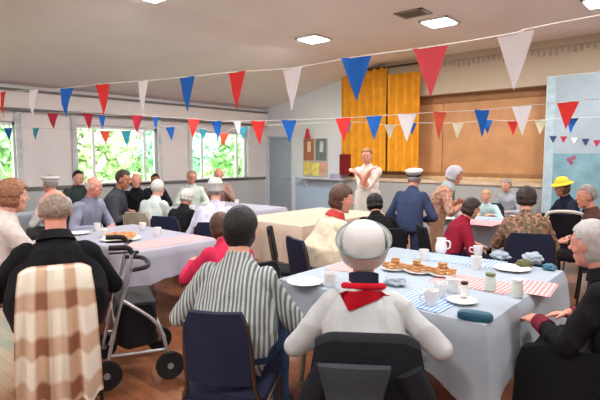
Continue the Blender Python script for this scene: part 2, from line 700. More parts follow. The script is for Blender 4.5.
# ------------------------------------------------------------------ furniture
def make_chair(label, pad, metal, group, loc=(0, 0, 0), yaw=0, top=.86, bw=.40, name='stacking_chair'):
    t = thing(name, label, 'chair', loc, yaw, group)
    bm = bmesh.new()
    box(bm, -.205, .205, -.19, .21, .405, .452, .018)
    obj('seat', bm, pad, t)
    bm = bmesh.new()
    rows = []
    for i in range(9):
        q = i / 8
        z = .52 + (top - .52) * q
        w = bw / 2 * (1 - .22 * max(0, (q - .6) / .4) ** 2.2)
        yb = -.205 - .06 * q
        rows.append([V((u * w, yb + dy - .018 * (1 - u * u), z)) for u, dy in
                     [(u_, .018) for u_ in (-1, -.6, -.2, .2, .6, 1)] + [(u_, -.018) for u_ in (1, .6, .2, -.2, -.6, -1)]])
    ring_loft(bm, rows)
    bmesh.ops.bevel(bm, geom=[e for e in bm.edges if e.calc_face_angle(0) > .8], offset=.008, segments=2, affect='EDGES')
    obj('backrest', bm, pad, t)
    bm = bmesh.new()
    for sd in (-1, 1):
        tube(bm, bez([(sd * .2, -.17, .40), (sd * (bw / 2 + .012), -.205, .50), (sd * (bw / 2 + .006), -.235, .66), (sd * (bw / 2 - .008), -.262, top - .05)], 6), .011)
    tube(bm, [(-.2, -.19, .395), (.2, -.19, .395)], .011)
    tube(bm, [(-.2, .19, .395), (.2, .19, .395)], .011)
    for sd in (-1, 1):
        tube(bm, [(sd * .2, -.19, .395), (sd * .2, .19, .395)], .011)
    obj('frame', bm, metal, t)
    for sx in (-1, 1):
        for y0, y1 in ((.18, .215), (-.18, -.235)):
            bm = bmesh.new()
            tube(bm, [(sx * .2, y0, .40), (sx * .215, y1, .012)], .011)
            lathe(bm, [(.014, 0), (.015, .02), (.012, .03)], 10, Matrix.Translation((sx * .215, y1, .0)))
            obj('leg', bm, metal, t)
    return t


def make_table(label, x0, x1, y0, y1, m_top, m_leg, h=.74):
    t = thing('trestle_table', label, 'table', ((x0 + x1) / 2, (y0 + y1) / 2, 0), 0, 'trestle tables')
    w, d = (x1 - x0) / 2, (y1 - y0) / 2
    bm = bmesh.new()
    box(bm, -w, w, -d, d, h - .035, h, .008)
    obj('tabletop', bm, m_top, t)
    for sx in (-1, 1):
        for sy in (-1, 1):
            bm = bmesh.new()
            tube(bm, [(sx * (w - .2), sy * (d - .1), h - .036), (sx * (w - .12), sy * (d - .08), .02)], .016)
            lathe(bm, [(.02, 0), (.022, .02), (.017, .035)], 12, Matrix.Translation((sx * (w - .12), sy * (d - .08), 0)))
            obj('leg', bm, m_leg, t)
    return t


def make_cloth(label, x0, x1, y0, y1, m, drop=.30, corner=.12, z=.744, seed=0, group='white tablecloths'):
    """cloth lying on a table: flat top, rounded over the edge, hanging in folds that deepen to a point at the corners."""
    cx, cy, w, d = (x0 + x1) / 2, (y0 + y1) / 2, (x1 - x0) / 2 + .006, (y1 - y0) / 2 + .006
    rnd = random.Random(seed)
    per = []
    n = 40
    for (ax, ay), (bx, by), nx, ny in (((-w, -d), (w, -d), 0, -1), ((w, -d), (w, d), 1, 0), ((w, d), (-w, d), 0, 1), ((-w, d), (-w, -d), -1, 0)):
        L = math.hypot(bx - ax, by - ay)
        for k in range(n):
            q = k / n
            e = min(q, 1 - q) * L
            c = max(0, 1 - e / .28)
            nn = V((nx, ny, 0))
            if c > 0:
                other = V((-ny, nx, 0)) * (1 if q > .5 else -1)
                nn = (nn + other * c * c).normalized()
            per.append((V((ax + (bx - ax) * q, ay + (by - ay) * q, 0)), nn, c, q * L))
    bm = bmesh.new()
    N = len(per)
    rings = []
    for f in (.0, .3, .6, .85, .97, 1.0):
        if f == 0:
            continue
        rings.append([bm.verts.new((p.x * f, p.y * f, z + .004 - (.003 if f == 1 else 0))) for p, nn, c, l in per])
    ph = [rnd.uniform(0, 6.28) for _ in range(4)]
    for k in range(1, 9):
        h = k / 8
        ring = []
        for i, (p, nn, c, l) in enumerate(per):
            wv = (math.sin(l * 15 + ph[i // n]) * .5 + math.sin(l * 33 + ph[i // n] * 2) * .3) * (1 - c * .6)
            dr = (drop + corner * c ** 1.5 + .012 * math.sin(l * 9 + ph[i // n])) * h
            off = .010 + .010 * min(1, h * 8) + (.03 + .028 * wv + .045 * c) * h
            ring.append(bm.verts.new((p.x + nn.x * off, p.y + nn.y * off, z - dr - .004)))
        rings.append(ring)
    cen = bm.verts.new((0, 0, z + .004))
    for i in range(N):
        bm.faces.new((cen, rings[0][i], rings[0][(i + 1) % N]))
    for a, b in zip(rings, rings[1:]):
        for i in range(N):
            bm.faces.new((a[i], b[i], b[(i + 1) % N], a[(i + 1) % N]))
    bmesh.ops.recalc_face_normals(bm, faces=bm.faces)
    bmesh.ops.solidify(bm, geom=list(bm.faces), thickness=-.003)
    o = obj('tablecloth', bm, m)
    o.location = (cx, cy, 0)
    tag(o, label, 'tablecloth', group)
    return o


def drape(name, chair, m, top, zf, zb, wt, wb, folds=5, amp=.03, parent=None, wavy=.03, flare=.06, off=.0, bend=0.0):
    """cloth hung over a chair back, in the chair's own frame; returns the mesh object (own thing)."""
    bm = bmesh.new()
    uv = bm.loops.layers.uv.new('uv')
    prof = []
    yt = -.274
    for k in range(7):
        q = k / 6
        z_ = zf + (top - .005 - zf) * q
        prof.append((max(yt + .062, -.205 - .06 * (z_ - .52) / (top - .52) + .036), z_, (1 - q), 1))
    prof += [(yt + .052, top + .022, 0, 1), (yt + .02, top + .036, 0, 0), (yt - .02, top + .036, 0, 0), (yt - .046, top + .022, 0, -1)]
    for k in range(1, 17):
        q = k / 16
        prof.append((yt - .058 - flare * q ** .7, top + (zb - top) * q, q, -1))
    L = 0
    rows = []
    last = None
    for (y, z, h, side) in prof:
        if last:
            L += math.hypot(y - last[0], z - last[1])
        last = (y, z)
        w = wt + (wb - wt) * (h ** .55 if side < 0 else h * .3)
        row = []
        for j in range(49):
            u = j / 48 * 2 - 1
            f = math.sin(u * folds * math.pi + bend * h) * .7 + math.sin(u * folds * 1.9 * math.pi + 1.3) * .3
            rnd = 1 - max(0, abs(u) - .7) ** 2 * 1.1
            dz = 0
            if h == 0 or h < .25:
                dz = -.055 * max(0, abs(u) - .6) ** 2 / .3 * (1 - h * 3)
            yy = y + side * amp * (.25 if side > 0 else 1.4) * (f * .5 + .5) * min(1, h * 1.5) - (0 if side > 0 else .0)
            zz = z + dz + (wavy * math.sin(u * folds * 1.3 * math.pi + .8) * h if side < 0 else 0)
            if side < 0:
                yy += .10 * h * max(0, abs(u) - .6)
            row.append((V((u * w / 2, yy, zz)), (u * wt / 2 * 1.4, L)))
        rows.append(row)
    vs = [[bm.verts.new(p) for p, t in r] for r in rows]
    for i in range(len(vs) - 1):
        for j in range(48):
            f = bm.faces.new((vs[i][j], vs[i][j + 1], vs[i + 1][j + 1], vs[i + 1][j]))
            for lp, (a, b) in zip(f.loops, ((i, j), (i, j + 1), (i + 1, j + 1), (i + 1, j))):
                lp[uv].uv = rows[a][b][1]
    bmesh.ops.recalc_face_normals(bm, faces=bm.faces)
    bmesh.ops.solidify(bm, geom=list(bm.faces), thickness=.010)
    o = obj(name, bm, m)
    o.location = chair.location
    o.rotation_euler = chair.rotation_euler
    return o


# ------------------------------------------------------------------ the hall
XL, YB, XR, YF = -9.28, 9.27, 4.2, -3.2          # window wall, stage wall, right wall, wall behind
ZW, ZC, XC = 2.75, 3.55, -5.67                   # wall top, flat ceiling, crease of the sloping ceiling
WALL = mat('wall_paint', (232, 228, 226), rough=.85, bump=.03, bscale=40, var=.015, vscale=2)
WALLB = mat('blue_white_paint', (226, 232, 236), rough=.85, var=.015, vscale=2)
LOWER = mat('dado_paint', (196, 201, 201), rough=.8, var=.02, vscale=2)
CEIL = mat('ceiling_paint', (241, 236, 235), rough=.95, var=.012, vscale=1.5)
RAIL = mat('grey_rail', (118, 118, 116), rough=.6)
WHITEF = mat('white_frame', (240, 242, 242), rough=.45, var=.01)


def wood_floor():
    m = bpy.data.materials.new('wood_floor')
    m.use_nodes = True
    nt = m.node_tree
    b = nt.nodes['Principled BSDF']
    tc = nt.nodes.new('ShaderNodeTexCoord')
    br = nt.nodes.new('ShaderNodeTexBrick')
    br.inputs['Color1'].default_value = lin((158, 100, 66))
    br.inputs['Color2'].default_value = lin((132, 80, 52))
    br.inputs['Mortar'].default_value = lin((95, 58, 36))
    br.inputs['Scale'].default_value = 1
    br.inputs['Mortar Size'].default_value = .003
    br.inputs['Brick Width'].default_value = .9
    br.inputs['Row Height'].default_value = .085
    nt.links.new(tc.outputs['Object'], br.inputs['Vector'])
    mp = nt.nodes.new('ShaderNodeMapping')
    mp.inputs['Scale'].default_value = (2, 30, 1)
    nt.links.new(tc.outputs['Object'], mp.inputs['Vector'])
    n = nt.nodes.new('ShaderNodeTexNoise')
    n.inputs['Scale'].default_value = 3
    nt.links.new(mp.outputs['Vector'], n.inputs['Vector'])
    mx = nt.nodes.new('ShaderNodeMix')
    mx.data_type = 'RGBA'
    mx.blend_type = 'OVERLAY'
    mx.inputs['Factor'].default_value = .35
    nt.links.new(br.outputs['Color'], mx.inputs['A'])
    nt.links.new(n.outputs['Fac'], mx.inputs['B'])
    nt.links.new(mx.outputs['Result'], b.inputs['Base Color'])
    b.inputs['Roughness'].default_value = .28
    b.inputs['Specular IOR Level'].default_value = .6
    b.inputs['Coat Weight'].default_value = .3
    b.inputs['Coat Roughness'].default_value = .25
    return m


bm = bmesh.new()
box(bm, XL, XR, YF, YB + 1.2, -.1, 0)
struct('floor', bm, wood_floor())

bm = bmesh.new()                                  # ceiling: slope up from the window wall to the crease, then flat
ring_loft(bm, [[V((XL - .2, y, ZW)), V((XC, y, ZC)), V((XR + .1, y, ZC)), V((XR + .1, y, ZC + .12)), V((XC, y, ZC + .12)), V((XL - .2, y, ZW + .15))] for y in (YF - .1, YB + .05)])
struct('ceiling', bm, CEIL)

WIN = [(1.2, 3.25), (4.2, 6.04), (6.83, 8.64)]
WZ0, WZ1 = 1.0, 2.17
bm = bmesh.new()
ys = [YF] + [v for w in WIN for v in w] + [YB + .1]
for i in range(0, len(ys), 2):
    box(bm, XL - .2, XL, ys[i], ys[i + 1], WZ0, WZ1)
box(bm, XL - .2, XL, YF, YB + .1, WZ1, ZW + .06)
struct('wall_left', bm, WALL)
bm = bmesh.new()
box(bm, XL - .2, XL, YF, YB + .1, 0, WZ0)
struct('wall_left_dado', bm, LOWER)
bm = bmesh.new()
box(bm, XL - .02, XL + .03, YF, YB - .01, WZ0 - .03, WZ0 + .035, .006)
struct('trim_1', bm, RAIL)
bm = bmesh.new()                                  # soffit board along the wall head with its dark curtain rails
box(bm, XL, XL + .10, YF, YB - .01, 2.40, 2.72, .005)
struct('trim_2', bm, mat('soffit_paint', (234, 229, 225), rough=.8, var=.01))
for k, z in ((3, 2.70), (4, 2.375)):
    bm = bmesh.new()
    box(bm, XL + .005, XL + .125, YF, YB - .02, z - .022, z + .022, .004)
    struct('trim_%d' % k, bm, RAIL)
bm = bmesh.new()
box(bm, XL, XL + .02, YF, YB - .01, 0, .1, .004)
struct('baseboard_left', bm, mat('dark_skirting', (84, 78, 76)))

GLASS = bpy.data.materials.new('window_glass')
GLASS.use_nodes = True
nt = GLASS.node_tree
nt.nodes.clear()
out = nt.nodes.new('ShaderNodeOutputMaterial')
mx = nt.nodes.new('ShaderNodeMixShader')
fr = nt.nodes.new('ShaderNodeFresnel')
fr.inputs['IOR'].default_value = 1.3
tr = nt.nodes.new('ShaderNodeBsdfTransparent')
tr.inputs['Color'].default_value = (.93, .97, .96, 1)
gl = nt.nodes.new('ShaderNodeBsdfGlossy')
gl.inputs['Roughness'].default_value = .03
nt.links.new(fr.outputs[0], mx.inputs[0])
nt.links.new(tr.outputs[0], mx.inputs[1])
nt.links.new(gl.outputs[0], mx.inputs[2])
nt.links.new(mx.outputs[0], out.inputs[0])

for i, (a, b) in enumerate(WIN):
    t = bpy.data.objects.new('window_%d' % (i + 1), None)
    C.objects.link(t)
    t.location = (XL - .1, (a + b) / 2, WZ0)
    t['kind'] = 'structure'
    w, h = (b - a) / 2, WZ1 - WZ0
    bm = bmesh.new()
    box(bm, -.04, .04, -w, -w + .07, 0, h, .004)
    box(bm, -.04, .04, w - .07, w, 0, h, .004)
    box(bm, -.04, .04, -w, w, 0, .06, .004)
    box(bm, -.04, .04, -w, w, h - .06, h, .004)
    for y in (-w + .42, w - .30):
        box(bm, -.03, .03, y - .025, y + .025, .05, h - .05, .004)
    obj('window_frame', bm, WHITEF, t)
    bm = bmesh.new()
    box(bm, -.005, .005, -w + .06, w - .06, .05, h - .05)
    obj('pane', bm, GLASS, t)
    bm = bmesh.new()
    box(bm, -.02, .13, -w - .03, w + .03, -.03, .012, .004)
    obj('sill', bm, WHITEF, t)
    for sy in (-1, 1):                            # pale net curtains drawn back at each side
        bm = bmesh.new()
        c0 = sy * (w + .04)
        pts = [(.13 + .018 * math.sin(k * 1.9), c0 - sy * .008 * k) for k in range(13)]
        ring_loft(bm, [[V((x, y, z)) for x, y in pts] + [V((x + .006, y, z)) for x, y in reversed(pts)] for z in (.05, 1.36)])
        obj('side_curtain', bm, mat('pale_curtain', (236, 238, 240), rough=.9), t)

# --- stage wall
OX0, OX1 = -6.72, 2.6                             # stage opening
STZ, OPZ = 1.10, 2.80
bm = bmesh.new()
box(bm, XL - .2, -9.19, YB, YB + .2, 0, ZC)
box(bm, -9.19, -8.30, YB, YB + .2, 2.10, ZC)
box(bm, -8.30, OX0, YB, YB + .2, 0, ZC)
box(bm, OX1, XR, YB, YB + .2, 0, ZC)
struct('wall_back', bm, WALLB)
bm = bmesh.new()
box(bm, OX0, OX1, YB, YB + .2, OPZ, ZC)
struct('wall_back_pelmet', bm, mat('pelmet_paint', (196, 180, 158), rough=.85, var=.015, vscale=2))
bm = bmesh.new()
box(bm, OX0, OX1, YB - .02, YB + .18, 0, STZ - .07)
struct('wall_back_stage_front', bm, mat('stage_front_paint', (168, 170, 168), rough=.8, var=.02, vscale=2))
bm = bmesh.new()
box(bm, OX0, OX1, YB - .05, YB + 1.2, STZ - .07, STZ, .008)
struct('trim_5', bm, mat('stage_edge', (208, 186, 156), rough=.6))
bm = bmesh.new()
box(bm, XL, -9.25, YB - .018, YB, 0, .1)
box(bm, -8.25, OX0, YB - .018, YB, 0, .1)
struct('baseboard_back', bm, mat('dark_skirting', (84, 78, 76)))
bm = bmesh.new()
box(bm, -8.2, OX0 - .02, YB - .012, YB, .1, 1.05, .003)
struct('trim_6', bm, mat('pale_blue_dado', (176, 200, 222), rough=.7, var=.015, vscale=2))
bm = bmesh.new()
box(bm, OX0, OX1, YB + .32, YB + 1.1, STZ - .1, OPZ + .3)
box(bm, OX0 - .01, OX0, YB + .19, YB + .4, STZ, OPZ + .1)
struct('wall_stage', bm, mat('stage_back', (120, 84, 52), rough=.8))
bm = bmesh.new()
for k, x in enumerate((-6.0, -4.05, -2.1, -.15)):
    box(bm, x - .04, x + .04, YB - .035, YB - .02, .08, STZ - .07, .004)
struct('trim_7', bm, mat('dark_green_post', (62, 88, 82), rough=.6))

# wooden folding screen that closes the stage opening: four panels between rails
t = thing('stage_screen', 'wide brown wooden screen closing the stage behind the orange curtain', 'screen', (-4.0, YB + .22, STZ))
WOODP = mat('stage_plywood', (200, 148, 100), rough=.6, var=.06, vscale=3)
WOODR = mat('stage_rail_wood', (156, 110, 70), rough=.6, var=.05)
for k in range(4):
    bm = bmesh.new()
    box(bm, -2.6 + k * 2.2, -.41 + k * 2.2, 0, .04, .14, 1.56, .006)
    obj('panel', bm, WOODP, t)
for nm, z0, z1, mm in (('top_rail', 1.54, 1.69, WOODR), ('bottom_rail', .001, .07, mat('pale_rail', (206, 172, 132), rough=.6)), ('middle_rail', .07, .15, WOODR)):
    bm = bmesh.new()
    box(bm, -2.6, 6.19, -.02, .05, z0, z1, .005)
    obj(nm, bm, mm, t)

# paper fringe along the pelmet
bm = bmesh.new()
rnd = random.Random(4)
x = -4.6
while x < 2.5:
    l = rnd.uniform(.05, .13)
    box(bm, x, x + .05, YB - .012, YB - .006, 3.40 - l, 3.42)
    x += .095
box(bm, -4.7, 2.5, YB - .014, YB - .004, 3.405, 3.43)
tag(obj('paper_fringe', bm, mat('fringe_paper', (170, 156, 140), rough=.9, var=.1, vscale=5)), 'pale paper fringe strung along the top of the stage pelmet', 'garland')

# orange stage curtain
CUR = mat('orange_curtain_cloth', (226, 160, 38), rough=.85, bump=.15, bscale=50, var=.05, vscale=6)
for lab, x0, x1, ph in (('orange stage curtain, the left half beside the notice board wall', -6.70, -5.55, 0), ('orange stage curtain, the right half against the wooden stage screen', -5.52, -4.72, 2)):
    bm = bmesh.new()
    n = 90
    rows = []
    for z in (1.26, 1.9, 2.6, 3.1, 3.44 if ph == 0 else 3.28):
        row = []
        for j in range(n + 1):
            q = j / n
            xx = x0 + (x1 - x0) * q
            row.append((xx, YB - .13 + .055 * math.sin(q * (x1 - x0) * 34 + ph) * (1 if z < 3.3 else .6) + .02 * math.sin(q * 9 + z)))
        rows.append([V((a, b, z)) for a, b in row] + [V((a, b + .012, z)) for a, b in reversed(row)])
    ring_loft(bm, rows)
    t = thing('stage_curtain', lab, 'curtain', ((x0 + x1) / 2, YB - .13, 1.26), 0, 'stage curtains')
    bmesh.ops.translate(bm, vec=-t.location, verts=bm.verts)
    obj('cloth', bm, CUR, t)
    bm = bmesh.new()
    tube(bm, [(x0 + .01 - t.location.x, 0, 2.18), (x1 - .01 - t.location.x, 0, 2.18)], .022)
    obj('rail', bm, mat('dark_rail', (70, 56, 44), rough=.5), t)
bm = bmesh.new()
rows = []
for z in (1.16, 1.35, 1.62):
    row = [(-6.66 + .30 * k / 20, YB - .24 + .02 * math.sin(k * 1.4)) for k in range(21)]
    rows.append([V((a, b, z)) for a, b in row] + [V((a, b + .012, z)) for a, b in reversed(row)])
ring_loft(bm, rows)
tag(obj('maroon_drape', bm, fabric('maroon_cloth', (128, 40, 42))), 'short maroon cloth hanging at the foot of the orange curtain', 'cloth')

# door beside the corner
t = bpy.data.objects.new('door_1', None)
C.objects.link(t)
t.location = (-8.745, YB, 0)
t['kind'] = 'structure'
bm = bmesh.new()
box(bm, -.40, .40, .02, .065, .005, 2.05, .004)
obj('door_leaf', bm, mat('door_blue_grey', (166, 182, 194), rough=.5, var=.02), t)
bm = bmesh.new()
box(bm, -.45, -.40, -.02, .1, 0, 2.1, .004)
box(bm, .40, .45, -.02, .1, 0, 2.1, .004)
box(bm, -.45, .45, -.02, .1, 2.05, 2.11, .004)
obj('door_frame', bm, mat('door_frame_paint', (206, 216, 224), rough=.5), t)
bm = bmesh.new()
tube(bm, [(.33, .02, 1.0), (.33, -.03, 1.0), (.23, -.035, 1.0)], .01)
obj('door_handle', bm, mat('steel', (170, 170, 170), rough=.3, metal=.9), t)

bm = bmesh.new()
box(bm, XR, XR + .2, YF, YB + .2, 0, ZC)
struct('wall_right', bm, WALL)
bm = bmesh.new()
box(bm, XL - .2, XR, YF - .2, YF, 0, ZC)
struct('wall_front', bm, WALL)

# ------------------------------------------------------------------ ceiling lights
PANEL = emit_mat('light_panel_glow', (240, 248, 255), 20.0)
METALW = mat('white_metal', (225, 225, 222), rough=.4, var=.01)


def clight(label, x, y, watts=52):
    z = ZC if x > XC else ZC + (x - XC) * (ZC - ZW) / (XC - XL)
    t = thing('ceiling_light', label, 'light', (x, y, z - .012), 0, 'ceiling light panels')
    if x < XC:
        t.rotation_euler = (0, -math.atan((ZC - ZW) / (XC - XL)), 0)
    bm = bmesh.new()
    for a in (-1, 1):
        box(bm, a * .205 - .015, a * .205 + .015, -.22, .22, -.02, .012, .004)
        box(bm, -.22, .22, a * .205 - .015, a * .205 + .015, -.02, .012, .004)
    obj('frame', bm, METALW, t)
    bm = bmesh.new()
    box(bm, -.189, .189, -.189, .189, -.035, .01, .02)
    obj('diffuser', bm, PANEL, t)
    la = bpy.data.lights.new('panel_light', 'AREA')
    la.shape = 'SQUARE'
    la.size = .36
    la.energy = watts
    la.color = (1.0, .98, .96)
    lo = bpy.data.objects.new('panel_light', la)
    C.objects.link(lo)
    lo.parent = t
    lo.location = (0, 0, -.045)
    return t


clight('square ceiling light panel above the orange stage curtain', -3.3, 6.9)
clight('square ceiling light panel by the crease where the ceiling starts to slope', -5.35, 6.5, 95)
clight('square ceiling light panel cut by the right end of the picture top', -1.3, 7.36)
clight('square ceiling light panel glowing at the top edge of the picture', -5.4, 3.45)
for x, y in ((-3.3, 3.1), (-1.0, 3.1), (1.4, 3.1), (1.4, 7.0), (-5.2, -.6), (-3.0, -.6), (-.8, -.6), (1.4, -.6)):
    clight('square ceiling light panel out of the frame above the near tables', x, y)
t = thing('ceiling_vent', 'grey slatted vent beside the middle ceiling light', 'vent', (-3.75, 6.95, ZC - .004))
p = at_z(413, 13, ZC)
t.location = (p.x, p.y, ZC - .004)
bm = bmesh.new()
for a in (-1, 1):
    box(bm, a * .19 - .02, a * .19 + .02, -.17, .17, -.012, .003)
    box(bm, -.21, .21, a * .15 - .02, a * .15 + .02, -.012, .003)
obj('frame', bm, mat('vent_metal', (150, 148, 144), rough=.5), t)
bm = bmesh.new()
for k in range(9):
    box(bm, -.17, .17, -.128 + k * .03 - .008, -.128 + k * .03 + .01, -.010, .002)
obj('grille', bm, mat('vent_dark', (112, 110, 106), rough=.5), t)

# ------------------------------------------------------------------ outside the windows
bm = bmesh.new()
box(bm, -40, XL - .25, -20, 40, -.5, -.05)
struct('lawn', bm, mat('lawn_green', (170, 205, 140), rough=.95, var=.12, vscale=1))
LEAF = [mat('leaf_a', (182, 222, 168), rough=.7, var=.25, vscale=5), mat('leaf_b', (204, 230, 176), rough=.7, var=.25, vscale=5), mat('leaf_c', (180, 228, 198), rough=.7, var=.2, vscale=5)]
BARK = mat('bark', (110, 92, 74), rough=.9)
rnd = random.Random(11)
PL = ['broad green tree seen through the window cut by the left edge', 'pale green tree in the left part of the middle window', 'round green tree in the right part of the middle window',
      'blue green tree in the left part of the far window', 'bright green tree in the far window by the corner', 'tall tree standing further back behind the window cut by the left edge', 'tall tree standing further back in the middle window',
      'tall tree standing further back behind the pier between the windows', 'tall tree standing further back in the far window']
for k, (x, y, r) in enumerate(((-13.0, 3.6, 1.2), (-13.1, 6.35, 1.2), (-13.0, 9.1, 1.2), (-13.2, 11.9, 1.25), (-13.0, 14.7, 1.25), (-16.6, 6.0, 1.55), (-16.4, 9.7, 1.6), (-16.6, 13.6, 1.6), (-16.6, 17.6, 1.7))):
    t = thing('garden_tree', PL[k], 'tree', (x, y, -.05), 0, 'trees outside the windows')
    bm = bmesh.new()
    tube(bm, [(0, 0, 0), (.05, .03, .9), (0, .05, 1.8)], [.16, .12, .09])
    obj('trunk', bm, BARK, t)
    bm = bmesh.new()
    for j in range(1500):
        d = V((rnd.gauss(0, 1), rnd.gauss(0, 1), rnd.gauss(0, 1))).normalized() * r * rnd.uniform(.55, 1.0)
        c = V((d.x, d.y, 1.9 + d.z * .95 + r * .1))
        if c.z < .25 or abs(c.y) > r * 1.02:
            continue
        u = V((rnd.gauss(0, 1), rnd.gauss(0, 1), rnd.gauss(0, 1))).normalized()
        w = u.cross(V((rnd.gauss(0, 1), rnd.gauss(0, 1), rnd.gauss(0, 1)))).normalized()
        s = rnd.uniform(.07, .16)
        q = [bm.verts.new(c + e) for e in (u * s * 1.5, w * s * .7 + u * .2 * s, -u * s * 1.3, -w * s * .7 + u * .2 * s)]
        bm.faces.new(q)
    obj('crown', bm, LEAF[k % 3], t, smooth=False)

# ------------------------------------------------------------------ world and sun
w = bpy.data.worlds.new('sky')
bpy.context.scene.world = w
w.use_nodes = True
nt = w.node_tree
bg = nt.nodes['Background']
sky = nt.nodes.new('ShaderNodeTexSky')
sky.sky_type = 'HOSEK_WILKIE'
sky.turbidity = 5
sky.sun_direction = V((.6, -.3, .74)).normalized()
mx = nt.nodes.new('ShaderNodeMix')
mx.data_type = 'RGBA'
mx.inputs['Factor'].default_value = .7
mx.inputs['B'].default_value = (1, 1, 1, 1)
nt.links.new(sky.outputs['Color'], mx.inputs['A'])
nt.links.new(mx.outputs['Result'], bg.inputs['Color'])
bg.inputs['Strength'].default_value = 10
sl = bpy.data.lights.new('sun', 'SUN')
sl.energy = 9
sl.angle = R(5)
so = bpy.data.objects.new('sun', sl)
C.objects.link(so)
so.rotation_euler = V((.62, -.3, .72)).to_track_quat('Z', 'Y').to_euler()

sc = bpy.context.scene
sc.view_settings.view_transform = 'Standard'
sc.view_settings.look = 'None'
sc.view_settings.gamma = 1
sc.view_settings.exposure = -0.06
sc.view_settings.use_curve_mapping = False
sc.cycles.max_bounces = 8
sc.cycles.sample_clamp_indirect = 6

# ------------------------------------------------------------------ bunting
FLAG = {'r': mat('red_flag', (222, 52, 48), rough=.8, var=.03), 'w': mat('white_flag', (232, 230, 232), rough=.8, var=.02),
        'b': mat('blue_flag', (22, 98, 188), rough=.8, var=.03), 'p': mat('pink_red_flag', (226, 84, 92), rough=.8, var=.03),
        'c': mat('cream_flag', (226, 220, 190), rough=.8, var=.03), 't': mat('teal_flag', (60, 160, 185), rough=.8), 'd': mat('dark_red_flag', (176, 40, 58), rough=.8),
        'o': mat('orange_red_flag', (225, 90, 66), rough=.8)}
FNAME = {'r': 'red flag', 'w': 'white flag', 'b': 'blue flag', 'p': 'pinkish red flag', 'c': 'cream flag', 't': 'teal flag', 'd': 'dark red flag', 'o': 'orange red flag'}
STRING = mat('bunting_tape', (215, 210, 205), rough=.9)


def bunting(label, A, B, flags, ends, fw, fh, seed):
    """flags = (picture column, row of the tape, colour): the tape runs in a vertical plane from A to B, given as (column, depth)."""
    a, b = V(col_xy(*A) + (0,)), V(col_xy(*B) + (0,))
    rnd = random.Random(seed)

    def hit(px, py):
        r = ray(px, py)
        d = (b - a)
        n = V((-d.y, d.x, 0))
        k = a.dot(n) / r.dot(n)
        return r * k + V((0, 0, CAM_H))
    pts = [hit(ends[0][0], ends[0][1])] + [hit(f[0], f[1]) for f in flags] + [hit(ends[1][0], ends[1][1])]
    t = thing('bunting', label, 'bunting', pts[0], 0, 'strings of triangular bunting')
    dd = (b - a).normalized()                     # the tape runs on to the walls on both sides
    for end, sg in ((0, -1), (-1, 1)):
        q = pts[end]
        ts = [((w_ - q[ax]) / (dd[ax] * sg)) for ax, w_ in ((0, XL + .03), (0, XR - .03), (1, YB - .03), (1, YF + .03)) if abs(dd[ax]) > 1e-4]
        tt = min(v for v in ts if v > .02)
        e = q + dd * sg * tt
        e.z = q.z + min(.25, .05 * tt)
        pts = [e] + pts if end == 0 else pts + [e]
    t.location = pts[0]
    o0 = pts[0].copy()
    bm = bmesh.new()
    tube(bm, [p - o0 for p in bez(pts, 5)], .0045, 6)
    obj('string', bm, STRING, t)
    d = (b - a).normalized()
    for f, p in zip(flags, pts[2:-2]):
        k = f[3] if len(f) > 3 else 1
        tw = rnd.uniform(-.25, .25) + (rnd.choice((-.7, .7)) if len(f) > 4 else 0)
        dd = (Matrix.Rotation(tw, 3, 'Z') @ d)
        nn = V((-dd.y, dd.x, 0))
        bm = bmesh.new()
        rows = []
        w, h = fw * k * rnd.uniform(.94, 1.05), fh * k * rnd.uniform(.95, 1.05)
        cv = rnd.uniform(-.03, .03)
        sw = rnd.uniform(-.02, .02)
        rr = []
        for i in range(7):
            q = i / 6
            ww = w / 2 * (1 - q) + .002
            c = p - o0 - V((0, 0, h * q)) + nn * (cv * math.sin(q * 2.5)) + dd * sw * q
            rr.append([c - dd * ww + nn * .004 * math.sin(q * 9), c - dd * ww * .3 + nn * (.012 * (1 - q)), c + dd * ww * .3 - nn * (.006 * (1 - q)), c + dd * ww])
        rings = [[x - nn * .0015 for x in r] + [x + nn * .0015 for x in reversed(r)] for r in rr]
        ring_loft(bm, rings)
        obj('flag', bm, FLAG[f[2]], t, label=FNAME[f[2]])
    return t


bunting('large red, white and blue bunting across the hall nearest the camera', (67, 5.2), (515, 2.75),
        [(3, 92, 'r'), (34, 90, 'w'), (67, 88, 'b'), (102, 84, 'r'), (143, 81, 'w'), (187, 77, 'b'), (237, 72, 'r'), (292, 68, 'w'), (356, 57, 'b'), (430, 47, 'p'), (515, 33, 'w')],
        ((-40, 96), (640, 8)), .195, .295, 1)
bunting('middle string of bunting crossing below the large flags to the pale banner', (55, 7.55), (568, 5.2),
        [(53, 113, 'd'), (88, 113, 'd'), (102, 115, 'b', .8), (137, 115, 'd'), (156, 117, 'b', .7), (194, 119, 'r'), (216, 121, 'b'), (237, 121, 'w', .7), (258, 121, 'r', 1.15, 1), (289, 120, 'b', 1.1, 1), (343, 118, 'r', 1.1), (374, 116, 'b', 1.1),
         (407, 114, 'w', 1.2), (440, 112, 'o', 1.15, 1), (482, 110, 'b', 1.2, 1), (522, 106, 'w', 1.2), (568, 102, 'r', 1.15)],
        ((-10, 112), (620, 97)), .175, .255, 2)
bunting('far string of small bunting hung in front of the windows and stage', (20, 7.85), (545, 7.0),
        [(8, 128, 'b', .9), (36, 128, 't', .8), (105, 131, 'o', .9), (126, 131, 't', 1), (140, 130, 'w', .8), (170, 127, 'b', .9), (203, 129, 't', .7), (224, 133, 'o', .9), (243, 127, 't', .8), (347, 122, 'b', .7), (390, 125, 'c', .85),
         (412, 123, 'b', .7), (458, 123, 'c', .9), (487, 120, 'b', .8), (513, 121, 'r', .9), (541, 120, 'c', .9), (573, 118, 'b', .9)],
        ((-10, 127), (615, 116)), .18, .23, 3)
